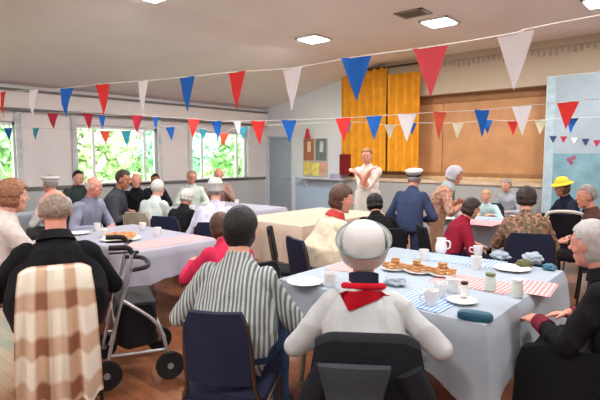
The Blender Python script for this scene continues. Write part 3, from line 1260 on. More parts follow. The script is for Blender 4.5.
# ------------------------------------------------------------------ tables and cloths
TOPM = mat('table_laminate', (190, 180, 165), rough=.5)
LEGM = mat('table_leg_metal', (150, 152, 152), rough=.4, metal=.6)
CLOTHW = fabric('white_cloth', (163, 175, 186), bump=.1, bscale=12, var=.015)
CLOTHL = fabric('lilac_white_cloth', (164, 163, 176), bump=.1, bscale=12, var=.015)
T1 = (-2.25, -.86, 2.38, 3.90)
T2 = (-2.8, -1.85, 6.1, 6.75)
T3 = (-5.45, -3.80, 2.2, 3.15)
T6 = (-6.88, -5.4, 4.3, 5.85)
T8 = (-4.95, -3.75, 4.35, 6.2)
T7 = (-7.88, -7.5, 2.2, 3.85)
make_table('trestle table under the white cloth in front of the sailor with red neckerchief', *T1, TOPM, LEGM)
make_table('trestle table under the white cloth below the stage', *T2, TOPM, LEGM)
make_table('trestle table beside the walking frame under the pale cloth', *T3, TOPM, LEGM)
make_table('trestle table under the pale cloth in front of the far windows', *T6, TOPM, LEGM)
make_table('narrow trestle table along the window wall behind the black jacketed man', *T7, TOPM, LEGM)
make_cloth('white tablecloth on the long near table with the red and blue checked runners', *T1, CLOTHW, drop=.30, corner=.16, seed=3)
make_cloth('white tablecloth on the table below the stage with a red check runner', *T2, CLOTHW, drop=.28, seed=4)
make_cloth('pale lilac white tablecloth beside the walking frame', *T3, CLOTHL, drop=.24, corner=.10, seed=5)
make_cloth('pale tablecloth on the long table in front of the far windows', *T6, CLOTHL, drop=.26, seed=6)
make_table('trestle table under the long cream cloth in the middle of the hall', *T8, TOPM, LEGM)
make_cloth('long cream tablecloth in the middle of the hall, left of the cream jacketed guest', *T8, fabric('cream_cloth', (200, 178, 160), bump=.1, bscale=12, var=.02), drop=.46, corner=.06, seed=12)
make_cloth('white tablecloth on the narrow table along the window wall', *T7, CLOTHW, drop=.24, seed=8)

RG = pattern_mat('red_gingham', [(232, 206, 206), (228, 160, 160), (216, 108, 112)], 'check', .028)
BG = pattern_mat('blue_gingham', [(222, 228, 236), (150, 178, 220), (92, 132, 196)], 'check', .028)


def runner(label, c, w, d, m, yaw=0.0, z=.7526, hang=0.0):
    bm = bmesh.new()
    n = 12
    rows = []
    for i in range(n + 1):
        y = (i / n * 2 - 1) * d / 2
        rows.append([V((u * w / 2, y + .004 * math.sin(u * 5), .0015 + .0012 * math.sin(u * 9 + y * 14))) for u in (-1, -.6, -.2, .2, .6, 1)] + [V((u * w / 2, y + .004 * math.sin(u * 5), .0005 + .0012 * math.sin(u * 9 + y * 14) - .0004)) for u in (1, .6, .2, -.2, -.6, -1)])
    ring_loft(bm, rows)
    o = obj('table_runner', bm, m, loc=(c[0], c[1], z), yaw=yaw)
    return tag(o, label, 'table runner', 'checked paper table runners')


def on_t(px, py, z=.752):
    p = at_z(px, py, z)
    return (p.x, p.y)


runner('red checked runner in the middle of the near table beside the sandwiches', on_t(474, 283), .50, .30, RG, .0)
runner('red checked runner at the right edge of the near table', on_t(537, 288), .20, .36, RG, .1)
runner('red checked runner at the left end of the near table by the cream jacketed guest', on_t(352, 268), .34, .26, RG, .3)
runner('blue checked runner at the far side of the near table', on_t(460, 260), .66, .30, BG, .1)
runner('blue checked runner on the near table beside the seated sailor', on_t(425, 300), .34, .34, BG, .0)
runner('red checked runner on the table below the stage', (-2.25, 6.05), .40, .5, RG, .0)
runner('pink red checked runner along the table beside the walking frame', (-4.05, 2.72), .34, .80, RG, .0)

# ------------------------------------------------------------------ people
G = lambda n, c, **k: fabric(n, c, **k)
HG = mat('hair_grey', (150, 142, 136), rough=.6, var=.2, vscale=60, bump=.4, bscale=120)
HW = mat('hair_white', (205, 200, 195), rough=.6, var=.1, vscale=60, bump=.4, bscale=120)
HK = mat('hair_black', (13, 10, 12), rough=.5, var=.2, vscale=60, bump=.5, bscale=120)
HB = mat('hair_brown', (82, 54, 40), rough=.5, var=.25, vscale=60, bump=.4, bscale=120)
HD = mat('hair_dark_brown', (52, 38, 34), rough=.5, var=.25, vscale=60, bump=.4, bscale=120)
HA = mat('hair_auburn', (146, 98, 70), rough=.5, var=.25, vscale=60, bump=.4, bscale=120)
HBL = mat('hair_sandy', (196, 150, 104), rough=.5, var=.15, vscale=60, bump=.4, bscale=120)
HGB = mat('hair_grey_brown', (150, 136, 122), rough=.6, var=.25, vscale=60, bump=.4, bscale=120)
BLACK = G('black_wool', (24, 24, 27))
NAVY = G('navy_serge', (62, 74, 104))
DKNAVY = G('dark_navy', (34, 38, 56))
JEANS = G('blue_denim', (44, 62, 92))
GREYT = G('grey_trousers', (84, 84, 90))
DKT = G('dark_trousers', (40, 38, 42))
CREAM = G('cream_wool', (216, 202, 178))
WSHIRT = G('white_shirt', (190, 195, 196), var=.02)
STRIPE = pattern_mat('striped_blouse', [(184, 190, 188), (106, 114, 116)], 'stripes', .021, distort=.045, stretch=(1, .2, .25))
NAVYPAD = fabric('navy_upholstery', (40, 44, 66), bump=.15)
BLACKPAD = fabric('black_upholstery', (34, 33, 38), bump=.15)
BEIGEPAD = fabric('beige_upholstery', (168, 160, 140), bump=.15)
FRAMEB = mat('bronze_tube', (92, 76, 58), rough=.35, metal=.7)
FRAMEK = mat('black_tube', (30, 30, 32), rough=.4, metal=.3)
FRAMEW = mat('cream_tube', (208, 206, 196), rough=.4)
CG = 'stacking chairs at the tables'


def chair_for(label, x, y, face, pad=None, metal=None, back=0.0, top=.86, bw=.40):
    f = V((face[0], face[1], 0)).normalized()
    return make_chair(label, pad or NAVYPAD, metal or FRAMEB, CG, (x - f.x * back, y - f.y * back, 0), yaw_to(*face), top, bw)


# seated sailor
x, y = col_xy(366, 2.12)
F = (-.58, .815)
P = person('seated sailor in white shirt, white round cap and red neckerchief, seen from behind', x, y, F, top=WSHIRT, bottom=DKNAVY, hair=HG, hair_style='short', s=.935,
           lean=.22, stoop=.12, head_yaw=-.05, nod=-.05, hands=((-.20, .32, .12), (.33, .30, .12)), pole=(.8, -.25, -.75), fat=1.2, vox=.0065)
sailor_cap(P, G('cap_white', (206, 207, 205), var=.02), G('cap_brim_grey', (128, 142, 134), var=.02), k=1.12, tilt=.46, up=-.006, back=-.022)
neckerchief(P, G('scarf_red', (196, 26, 44), bump=.15), G('collar_navy', (40, 40, 58)))
ch = chair_for('chair under a black coat that the sailor with red neckerchief sits on', x, y, F, BLACKPAD, FRAMEK, back=.02, bw=.37)
coat = drape('coat', ch, fabric('black_coat_cloth', (26, 27, 31), bump=.3, bscale=40), .862, .60, .10, .40, .50, folds=4, amp=.028, wavy=.02, flare=.07)
tag(coat, "black coat hung over the back of the sailor's chair", 'coat')
bm = bmesh.new()
rows = []
for i in range(8):
    q = i / 7
    w_ = .13 - .07 * q
    rows.append([V((u * w_ - .05, -.425 - .05 * q - .012 * math.cos(u * 1.5) - .006 * math.sin(q * 14), .83 - .26 * q)) for u in (-1, -.6, -.2, .2, .6, 1)] + [V((u * w_ - .05, -.395 - .05 * q, .83 - .26 * q)) for u in (1, .6, .2, -.2, -.6, -1)])
ring_loft(bm, rows)
obj('hood', bm, fabric('coat_lining_grey', (50, 53, 58), bump=.3, bscale=30), coat, label='grey hood of the coat')
for sd in (-1, 1):
    bm = bmesh.new()
    tube(bm, bez([(sd * .15, -.375, .80), (sd * .205, -.40, .68), (sd * .22, -.41, .50), (sd * .20, -.41, .34)], 5), [.05] * 6 + [.055] * 6 + [.048] * 4, 14)
    obj('sleeve', bm, MATS['black_coat_cloth'], coat)

# woman in the striped blouse
x, y = col_xy(233, 2.45)
F = (-.52, .85)
P = person('dark haired woman in a grey and white striped blouse, seen from behind', x, y, F, top=STRIPE, bottom=JEANS, hair=HK, hair_style='sleek', s=1.02, lean=.06, head_yaw=-.1,
           hands=((-.24, .32, .12), (.18, .36, .11)), fat=1.28, vox=.0065, turn=-.12, knees=(.14, .43))
chair_for('navy chair the woman in the striped blouse sits on', x, y, F, back=.03, top=.88, bw=.31)

# man in the black jacket with his plaid blanket
x, y = col_xy(53, 2.91)
F = (-.92, .40)
P = person('broad grey haired man in black on the chair with the plaid blanket', x, y, F, top=BLACK, bottom=DKT, hair=HGB, hair_style='bald', s=1.09, lean=.06, skin='pink', fat=1.55, pole=(1.0, -.25, -.6),
           hands=((-.18, .34, .13), (.11, .33, .14)), vox=.0065, head_yaw=.1)
collar(P, BLACK)
ch = chair_for('high backed chair under the plaid blanket', x, y, F, BLACKPAD, FRAMEK, back=.07, top=.955, bw=.31)


def plaid():
    m = bpy.data.materials.new('brown_plaid_wool')
    m.use_nodes = True
    nt = m.node_tree
    b = nt.nodes['Principled BSDF']
    b.inputs['Roughness'].default_value = .95
    b.inputs['Specular IOR Level'].default_value = .1
    b.inputs['Sheen Weight'].default_value = .2
    uvn = nt.nodes.new('ShaderNodeUVMap')
    uvn.uv_map = 'uv'
    sp = nt.nodes.new('ShaderNodeSeparateXYZ')
    nt.links.new(uvn.outputs[0], sp.inputs[0])

    def band(o, off, per):
        f = math_node(nt, 'FRACT', math_node(nt, 'ADD', math_node(nt, 'MULTIPLY', o, 1 / per), off))
        r = nt.nodes.new('ShaderNodeValToRGB')
        r.color_ramp.interpolation = 'LINEAR'
        el = r.color_ramp.elements
        el[0].position, el[0].color = 0, (0, 0, 0, 1)
        el[1].position, el[1].color = .75, (1, 1, 1, 1)
        for p_, v in ((.50, 0), (.60, 1), (.92, 1), (.995, 0)):
            e = el.new(p_)
            e.color = (v, v, v, 1)
        nt.links.new(f, r.inputs['Fac'])
        return r.outputs['Color']
    fac = math_node(nt, 'MULTIPLY', math_node(nt, 'ADD', band(sp.outputs[0], .25, .185), band(sp.outputs[1], .1, .235)), .5)
    r = nt.nodes.new('ShaderNodeValToRGB')
    el = r.color_ramp.elements
    el[0].position, el[0].color = 0, lin((222, 214, 198))
    el[1].position, el[1].color = 1, lin((138, 92, 68))
    e = el.new(.5)
    e.color = lin((196, 166, 140))
    nt.links.new(fac, r.inputs['Fac'])
    nt.links.new(r.outputs['Color'], b.inputs['Base Color'])
    n2 = nt.nodes.new('ShaderNodeTexNoise')
    n2.inputs['Scale'].default_value = 260
    nt.links.new(uvn.outputs[0], n2.inputs['Vector'])
    bp = nt.nodes.new('ShaderNodeBump')
    bp.inputs['Strength'].default_value = .3
    bp.inputs['Distance'].default_value = .01
    nt.links.new(n2.outputs['Fac'], bp.inputs['Height'])
    nt.links.new(bp.outputs['Normal'], b.inputs['Normal'])
    return m


bl = drape('blanket', ch, plaid(), .957, .62, .285, .355, .425, folds=3.4, amp=.050, wavy=.02, flare=.07, bend=1.2)
tag(bl, 'cream and brown plaid blanket draped over a chair back', 'blanket')

# guests at the near table
x, y = col_xy(645, 2.28)
F = (-1, .12)
P = person('grey haired guest in a black coat cut by the right edge at the near table', x, y, F, top=BLACK, bottom=DKT, hair=mat('hair_silver', (172, 168, 166), rough=.5, var=.08, vscale=40, bump=.2, bscale=60), hair_style='sleek', s=.98, lean=.20, skin='pink', nod=.15,
           hands=((-.10, .42, .17), (.18, .36, .16)), fat=1.3, vox=.0065)
collar(P, BLACK)
for sd in ('L', 'R'):
    bm = bmesh.new()
    e, w_ = P['elbow' + sd], P['wrist' + sd]
    d = (w_ - e).normalized()
    tube(bm, [w_ - d * .085, w_ - d * .04, w_ - d * .005, w_ - d * .008], [.049, .046, .044, .036], 16)
    obj('cuff', bm, G('maroon_knit', (112, 36, 52)), P['o'], label='maroon knitted cuff')
bm = bmesh.new()
rows = []
for yy, zt, w_, zb in ((-.17, .62, .20, .47), (-.05, .68, .22, .42), (.1, .665, .235, .36), (.25, .645, .245, .30), (.34, .635, .25, .26), (.43, .61, .25, .25), (.455, .54, .245, .25)):
    arc = []
    for k in range(21):
        u = k / 20 * 2 - 1
        q = abs(u)
        z = zt - .018 * math.sin(u * 5) ** 2 if q < .62 else zt - (q - .62) / .38 * (zt - zb)
        arc.append((math.copysign(min(q / .62, 1) * w_ + max(0, q - .62) * .10, u), z + .006 * math.sin(yy * 40)))
    rows.append([V((a_, yy, b_)) for a_, b_ in arc] + [V((a_ * .96, yy, b_ - .008)) for a_, b_ in reversed(arc)])
ring_loft(bm, rows)
obj('coat_skirt', bm, BLACK, P['o'])
chair_for('beige chair the black coated guest at the right edge sits on', x, y, F, BEIGEPAD, FRAMEW, back=.03)

x, y = col_xy(325, 4.38)
F = (.42, .91)
P = person('brown haired guest in a cream jacket at the left end of the near table', x, y, F, top=CREAM, bottom=GREYT, hair=HB, hair_style='bob', s=1.03, lean=.12, skin='pink', head_yaw=-.55, nod=.2,
           hands=((-.16, .34, .14), (.14, .34, .14)), fat=1.6)
collar(P, G('red_scarf_cloth', (176, 60, 58)), 'scarf')
chair_for('navy chair the cream jacketed guest sits on', x, y, F, back=.03)

x, y = col_xy(381, 5.15)
F = (-.7, .72)
P = person('guest in black with black hair bending forward beside the cream jacketed guest', x, y, F, top=BLACK, bottom=DKT, hair=HK, hair_style='full', s=.92, lean=.42, nod=.35,
           hands=((-.18, .38, .14), (.18, .38, .14)), fat=1.1)
chair_for('black chair of the guest in black bending forward', x, y, F, BLACKPAD, FRAMEK, back=.03)

# standing people
x, y = col_xy(368, 7.95)
P = person('woman standing in front of the stage curtain in a cream top with arms folded high', x, y, (.35, -.94), sit=False, top=G('cream_blouse', (222, 214, 204)), bottom=G('pale_skirt', (206, 202, 196)), hair=HA, hair_style='short', s=1.03,
           hands=((.10, .24, .36), (-.08, .26, .40)), skin='pink', sleeve='short', lean=.0, nod=.1)
bm = bmesh.new()
rows = []
for i in range(10):
    q = i / 9
    rw = (.20 + .05 * q, .15 + .06 * q)
    rows.append([V(((rw[0] + .008 * math.cos(6 * a)) * math.cos(a), (rw[1] + .008 * math.cos(6 * a)) * math.sin(a), 1.02 - .62 * q)) for a in [k * math.pi / 20 for k in range(40)]])
ring_loft(bm, rows)
obj('skirt', bm, MATS['pale_skirt'], P['o'])

x, y = col_xy(410, 5.5)
P = person('standing person in navy sailor uniform and white cap, seen from behind', x, y, (-.25, .97), sit=False, top=NAVY, bottom=NAVY, hair=HG, hair_style='short', s=.875, lean=.12, nod=.2, stoop=.3, skin='pink',
           hands=((-.13, .24, .04), (.13, .24, .06)))
flat_cap(P, G('cap_white', (226, 226, 222)), G('cap_band_navy', (34, 38, 54)), dome=.06, tilt=.38)

FLOR = pattern_mat('salmon_print', [(198, 146, 122), (208, 164, 140), (182, 124, 106), (204, 180, 154)], 'spots', .025)
x, y = col_xy(436, 5.98)
P = person('standing person in a salmon patterned jacket and grey white headscarf, facing right', x, y, (.85, .5), sit=False, top=FLOR, bottom=G('tan_skirt', (186, 146, 116)), hair=None, s=.90, lean=.15, nod=.25, stoop=.3, skin='pink',
           hands=((-.12, .30, .22), (.14, .34, .2)))
obj('headscarf', hair_mesh('full', P['HM'], P['s']), G('headscarf_grey', (198, 198, 206)), P['o'], label='grey white headscarf')
collar(P, G('pale_blue_scarf', (190, 208, 216)), 'scarf', h=.05)

# table below the stage
x, y = col_xy(451, 5.05)
F = (.75, .66)
P = person('dark haired guest in a dark red top just beyond the near table', x, y, F, top=G('dark_red_wool', (148, 34, 56)), bottom=DKNAVY, hair=HD, hair_style='bob', s=.86, lean=.28, nod=.35, head_yaw=-.1,
           hands=((-.16, .36, .13), (.10, .36, .13)))
chair_for('black chair of the guest in the dark red top', x, y, F, BLACKPAD, FRAMEK, back=.03)

FLOR2 = pattern_mat('brown_green_print', [(140, 106, 86), (108, 104, 80), (168, 132, 112), (100, 80, 68)], 'spots', .022)
x, y = col_xy(529, 4.75)
F = (-.38, .92)
P = person('woman in a brown and green print top, seen from behind beyond the near table', x, y, F, top=FLOR2, bottom=DKT, hair=HD, hair_style='wavy', s=.97, lean=.10, fat=1.15,
           hands=((-.14, .38, .14), (.16, .38, .14)), head_yaw=.1)
chair_for('navy chair seen from behind under the woman in the brown and green print top', x, y, F, back=.03, top=.87, bw=.42)

x, y = col_xy(488, 7.25)
F = (.2, -.98)
P = person('small sandy haired guest in a pale teal top, low behind the table below the stage', x, y, F, top=G('pale_teal', (186, 214, 216)), bottom=DKT, hair=HBL, hair_style='short', s=.76, lean=.15, nod=.3, hands=((-.16, .38, .28), (.16, .38, .28)))
chair_for('chair of the small sandy haired guest', x, y, F, back=.02)
x, y = col_xy(512, 8.2)
F = (-.3, -.95)
P = person('guest in a grey top with grey hair sitting nearest the stage front', x, y, F, top=G('mid_grey_top', (160, 166, 174)), bottom=GREYT, hair=HG, hair_style='short', s=.90, lean=.12, nod=.25)
chair_for('chair of the grey topped guest nearest the stage front', x, y, F, back=.02)
x, y = col_xy(573, 6.75)
F = (-.75, -.66)
P = person('guest in a yellow hat and dark navy top in front of the pale banner', x, y, F, top=DKNAVY, bottom=DKT, hair=HB, hair_style='bob', s=.97, lean=.1, skin='tan', nod=.15, hands=((-.16, .38, .2), (.16, .38, .2)))
M = P['HM'] @ Matrix.Translation(V((0, -.012, .065)) * P['s']) @ Matrix.Rotation(-.1, 4, 'X') @ Matrix.Scale(P['s'], 4)
bm = bmesh.new()
lathe(bm, [(.001, .095), (.05, .088), (.085, .06), (.102, .01), (.15, -.012), (.152, -.02), (.1, -.005), (.08, .05), (.001, .08)], 32, M)
obj('hat', bm, fabric('yellow_felt', (226, 190, 62)), P['o'], label='yellow brimmed hat')
chair_for('chair of the guest in the yellow hat', x, y, F, back=.02)
x, y = col_xy(604, 5.05)
F = (-.97, -.22)
P = person('pink faced guest with grey hair cut by the right edge below the pale banner', x, y, F, top=G('brown_cardigan', (92, 66, 58)), bottom=DKT, hair=HG, hair_style='short', s=.98, lean=.1, skin='pink', head_yaw=.5)
chair_for('chair of the guest cut by the right edge below the pale banner', x, y, F, BLACKPAD, FRAMEK, back=.02)
x, y = col_xy(566, 5.95)
ch = chair_for('empty white framed chair with a dark pad, between the print top and the yellow hat', x, y, (-.25, .97), BLACKPAD, FRAMEW, top=.90, bw=.36)
bm = bmesh.new()
tube(bm, bez([(-.215, -.2, .42), (-.225, -.25, .62), (-.20, -.29, .86), (-.12, -.30, .925), (.12, -.30, .925), (.20, -.29, .86), (.225, -.25, .62), (.215, -.2, .42)], 6), .02)
obj('back_frame', bm, FRAMEW, ch, label='white rounded back frame')

# ------------------------------------------------------------------ left side guests
x, y = col_xy(-8, 3.95)
F = (.05, 1)
P = person('auburn haired guest in a cream and lilac top at the left edge', x, y, F, top=G('cream_lilac', (206, 196, 190), var=.08), bottom=GREYT, hair=HA, hair_style='full', s=1.10, lean=.06, nod=.1, hands=((-.2, .4, .2), (.2, .4, .2)), fat=1.1)
chair_for('chair of the auburn haired guest at the left edge', x, y, F, back=.02)
x, y = col_xy(84, 6.15)
F = (.95, .3)
P = person('bald guest in a grey lilac shirt just beyond the black jacketed man', x, y, F, top=G('grey_lilac', (138, 142, 162)), bottom=DKT, hair=HW, hair_style='bald', s=1.04, lean=.1, skin='pink', head_yaw=.3)
chair_for('chair of the bald guest in the grey lilac shirt', x, y, F, back=.02)
x, y = col_xy(57, 6.62)
F = (-1, -.2)
P = person('guest in a flat white cap behind the bald guest in grey lilac', x, y, F, top=G('pale_grey_top', (196, 198, 198)), bottom=GREYT, hair=HG, hair_style='short', s=1.03, lean=.1, skin='pink')
flat_cap(P, MATS['cap_white'], G('pale_band', (196, 196, 196)), dome=.035)
chair_for('chair of the guest in the flat white cap', x, y, F, back=.02)
x, y = col_xy(108, 7.0)
F = (.7, .71)
P = person('dark haired guest in a dark grey jacket in front of the middle window', x, y, F, top=G('charcoal_jacket', (66, 68, 74)), bottom=DKT, hair=HD, hair_style='short', s=1.12, lean=.16, skin='tan', nod=.25, head_yaw=-.3,
           hands=((-.12, .32, .14), (.08, .32, .14)))
chair_for('chair of the dark haired guest in the dark grey jacket', x, y, F, back=.02)
x, y = col_xy(75, 8.5)
F = (1, .0)
P = person('dark haired guest close to the window wall behind the flat white cap', x, y, F, top=G('dark_green_top', (58, 68, 64)), bottom=DKT, hair=HK, hair_style='short', s=1.04, lean=.05)
chair_for('chair of the dark haired guest close to the window wall', x, y, F, back=.02)
x, y = col_xy(136, 8.3)
F = (.85, -.5)
P = person('guest in black with a pink face before the right part of the middle window', x, y, F, top=BLACK, bottom=DKT, hair=HGB, hair_style='bald', s=1.0, lean=.05, skin='pink')
chair_for('chair of the pink faced guest in black by the middle window', x, y, F, back=.02)
x, y = col_xy(154, 9.35)
F = (.9, -.4)
P = person('guest with black hair by the pier between the middle and far windows', x, y, F, top=DKNAVY, bottom=DKT, hair=HK, hair_style='short', s=.95, lean=.12, skin='tan')
chair_for('chair of the black haired guest by the pier between windows', x, y, F, back=.02)
x, y = col_xy(191, 9.05)
F = (.85, -.52)
P = person('guest with glasses in a pale green white shirt before the far window', x, y, F, top=G('pale_mint_shirt', (206, 220, 208)), bottom=GREYT, hair=HGB, hair_style='short', s=1.03, lean=.05, skin='pink')
glasses(P, FRAMEK)
chair_for('chair of the guest in the pale green white shirt', x, y, F, back=.02)
x, y = col_xy(219, 9.75)
F = (.75, -.66)
P = person('bald guest in a pink brown top before the right part of the far window', x, y, F, top=G('pink_brown_top', (168, 134, 128)), bottom=DKT, hair=HG, hair_style='bald', s=1.06, lean=.03, skin='pink', hands=((-.10, .30, .34), (.10, .30, .36)))
chair_for('chair of the bald guest in the pink brown top', x, y, F, back=.02)
x, y = col_xy(149, 6.5)
F = (-.35, .94)
P = person('white haired guest in a pale grey green top, seen from behind', x, y, F, top=G('grey_green_top', (190, 200, 196)), bottom=GREYT, hair=HW, hair_style='short', s=.97, lean=.16, fat=1.05, hands=((-.1, .32, .14), (.08, .32, .14)))
chair_for('pale chair of the white haired guest in the grey green top', x, y, F, BEIGEPAD, FRAMEW, back=.02)
x, y = col_xy(177, 6.1)
F = (-.35, .94)
P = person('white haired guest in black, lower than the lilac shirted sailor beside', x, y, F, top=BLACK, bottom=DKT, hair=HW, hair_style='wavy', s=.86, lean=.25, nod=.3, skin='pink')
chair_for('chair of the white haired guest in black', x, y, F, back=.02)
x, y = col_xy(214, 5.6)
F = (-.72, .69)
P = person('guest in a white sailor cap and lilac white shirt, seen from behind near the windows', x, y, F, top=G('lilac_shirt', (200, 200, 218)), bottom=GREYT, hair=HG, hair_style='short', s=1.0, lean=.18, nod=.2, fat=1.35)
sailor_cap(P, MATS['cap_white'], MATS['cap_brim_grey'], k=.95, tilt=.2)
chair_for('chair of the lilac shirted guest in the white sailor cap', x, y, F, back=.02)
x, y = col_xy(236, 3.5)
F = (-.95, .3)
P = person('guest in a crimson jacket and blue jeans behind the striped blouse woman', x, y, F, top=G('crimson_fleece', (206, 48, 84)), bottom=JEANS, hair=HB, hair_style='bob', s=.90, lean=.42, nod=.3, hands=((-.2, .50, .24), (.14, .52, .22)), fat=1.1)
chair_for('chair of the guest in the crimson jacket', x, y, F, BLACKPAD, FRAMEK, back=.02)

# empty chairs
x, y = col_xy(296, 4.9)
chair_for('empty dark chair with its back turned left of the cream jacketed guest', x, y, (.75, .66), BLACKPAD, FRAMEB)
# ------------------------------------------------------------------ walking frame
x, y = col_xy(130, 3.54)
RB = thing('rollator', 'grey four wheeled walking frame with a black bag beside the plaid blanket', 'walking frame', (x, y, 0), yaw_to(.42, .89))
ALU = mat('grey_tube', (196, 198, 204), rough=.35, metal=.7)
RUB = mat('black_rubber', (28, 28, 30), rough=.7)
for sd in (-1, 1):
    bm = bmesh.new()
    tube(bm, bez([(sd * .26, -.21, .13), (sd * .25, -.12, .52), (sd * .24, -.02, .92)], 6), .0125)
    tube(bm, bez([(sd * .26, .21, .13), (sd * .25, .13, .40), (sd * .245, -.10, .60)], 6), .0125)
    tube(bm, [(sd * .258, -.18, .22), (sd * .256, .18, .21)], .011)
    tube(bm, bez([(sd * .255, -.19, .30), (sd * .25, -.05, .72), (sd * .242, -.01, .86)], 5), .006)
    obj('side_frame', bm, ALU, RB)
    bm = bmesh.new()
    tube(bm, bez([(sd * .24, -.02, .915), (sd * .24, -.05, .955), (sd * .24, -.17, .962)], 5), [.017] * 5 + [.019] * 5 + [.018], 12)
    g = obj('handle', bm, RUB, RB, label='black hand grip')
    bm = bmesh.new()
    tube(bm, bez([(sd * .24, -.02, .90), (sd * .245, .02, .925), (sd * .245, -.06, .925), (sd * .243, -.17, .925)], 5), .007, 8)
    obj('brake_lever', bm, RUB, g)
    for yy, r in ((-.21, .10), (.21, .10)):
        bm = bmesh.new()
        Mw = Matrix.Translation((sd * .285, yy, r)) @ Matrix.Rotation(math.pi / 2, 4, 'Y')
        lathe(bm, [(r - .026, -.014), (r - .006, -.016), (r, -.008), (r, .008), (r - .006, .016), (r - .026, .014)], 32, Mw)
        wh = obj('wheel', bm, RUB, RB)
        bm = bmesh.new()
        lathe(bm, [(.001, -.02), (.022, -.02), (.022, .02), (.001, .02)], 16, Mw)
        for k in range(5):
            a = k * 2 * math.pi / 5
            tube(bm, [Mw @ V((.015 * math.cos(a), .015 * math.sin(a), 0)), Mw @ V((.078 * math.cos(a), .078 * math.sin(a), 0))], .008, 8)
        obj('hub', bm, mat('grey_plastic', (140, 140, 144), rough=.5), wh)
        bm = bmesh.new()
        tube(bm, [(sd * .285, yy, r), (sd * .262, yy, r), (sd * .26, yy, r + .06)], .009)
        obj('wheel_fork', bm, ALU, RB)
bm = bmesh.new()
box(bm, -.235, .235, -.13, .13, .535, .565, .012)
obj('seat', bm, RUB, RB)
bm = bmesh.new()
rows = []
for z, w_, d_ in ((.22, .17, .10), (.25, .215, .14), (.40, .225, .15), (.52, .225, .14), (.533, .21, .12)):
    rows.append([V((w_ * (abs(math.cos(a)) ** .5) * (1 if math.cos(a) > 0 else -1), d_ * (abs(math.sin(a)) ** .5) * (1 if math.sin(a) > 0 else -1), z + .006 * math.sin(a * 5))) for a in [k * math.pi / 18 for k in range(36)]])
ring_loft(bm, rows)
obj('bag', bm, fabric('black_nylon', (30, 30, 36), rough=.6), RB)
bm = bmesh.new()
tube(bm, bez([(-.245, -.03, .80), (-.15, .09, .80), (.15, .09, .80), (.245, -.03, .80)], 6), .016)
obj('back_strap', bm, RUB, RB)
bm = bmesh.new()
tube(bm, [(-.255, .18, .30), (.255, .18, .30)], .010)
tube(bm, [(-.255, -.145, .44), (.255, -.145, .44)], .010)
obj('cross_bar', bm, ALU, RB)

# ------------------------------------------------------------------ notice board and shelf
def back_pt(px, py):
    r = ray(px, py)
    return r * (YB / r.y) + V((0, 0, CAM_H))


a, b = back_pt(304, 176), back_pt(328, 138)
nb_x0, nb_x1, nb_z0, nb_z1 = a.x, b.x, a.z, b.z
t = thing('notice_board', 'notice board of brown and grey pictures on the white wall beside the door', 'notice board', ((nb_x0 + nb_x1) / 2, YB - .03, nb_z0))
W2, H2 = (nb_x1 - nb_x0) / 2, nb_z1 - nb_z0
bm = bmesh.new()
box(bm, -W2, W2, 0, .025, 0, H2, .004)
obj('board', bm, mat('board_cork', (196, 186, 170), rough=.9), t)
pk = [(-.95, -.08, .42, .98, (170, 110, 86), 'brown picture'), (.08, .95, .42, .98, (120, 130, 130), 'grey picture'), (-.95, -.3, .05, .38, (226, 206, 110), 'yellow leaflet'), (-.22, .35, .02, .36, (236, 222, 120), 'yellow leaflet'), (.42, .95, .05, .36, (226, 170, 150), 'pink leaflet')]
for k, (u0, u1, v0, v1, c, nm) in enumerate(pk):
    bm = bmesh.new()
    box(bm, u0 * W2, u1 * W2, -.008, .0, v0 * H2, v1 * H2)
    o = obj('picture' if k < 2 else 'leaflet', bm, mat('paper_%d' % k, c, rough=.8, var=.12, vscale=9), t, label=nm)
    if k < 2:
        bm = bmesh.new()
        box(bm, (u0 * .62 + u1 * .38) * W2, (u0 * .3 + u1 * .7) * W2, -.011, -.008, (v0 + .22) * H2, (v1 - .06) * H2)
        obj('pale_patch', bm, mat('paper_pale_%d' % k, (226, 206, 180) if k == 0 else (206, 214, 220), rough=.8, var=.1, vscale=9), o)
bm = bmesh.new()
q = back_pt(309, 138)
lathe(bm, [(.10, 0), (.095, .03), (.07, .10), (.05, .16), (.052, .19), (.03, .24), (.001, .25)], 16, Matrix.Translation((q.x, YB - .06, nb_z1)), 1, .4)
tag(obj('paper_decoration', bm, mat('crown_red', (196, 50, 60), rough=.6)), 'small red paper crown on top of the notice board', 'decoration')
t = thing('side_shelf', 'narrow pale shelf under the notice board', 'shelf', ((nb_x0 + nb_x1) / 2 + .25, YB, 0))
bm = bmesh.new()
box(bm, -.62, .72, -.20, -.03, nb_z0 - .06, nb_z0 - .03, .005)
obj('board', bm, mat('shelf_white', (206, 206, 216), rough=.5), t)
for sx in (-.5, .6):
    bm = bmesh.new()
    tube(bm, [(sx, -.17, nb_z0 - .06), (sx, -.045, nb_z0 - .26)], .01)
    tube(bm, [(sx, -.04, nb_z0 - .07), (sx, -.04, nb_z0 - .28)], .01)
    obj('bracket', bm, METALW, t)
bm = bmesh.new()
box(bm, -.15, .15, -.07, .07, 0, .11, .01)
o = obj('box', bm, mat('lilac_box', (178, 180, 204), rough=.6), loc=((nb_x0 + nb_x1) / 2 + .72, YB - .115, nb_z0 - .029))
tag(o, 'pale lilac box on the right end of the shelf under the notice board', 'box')

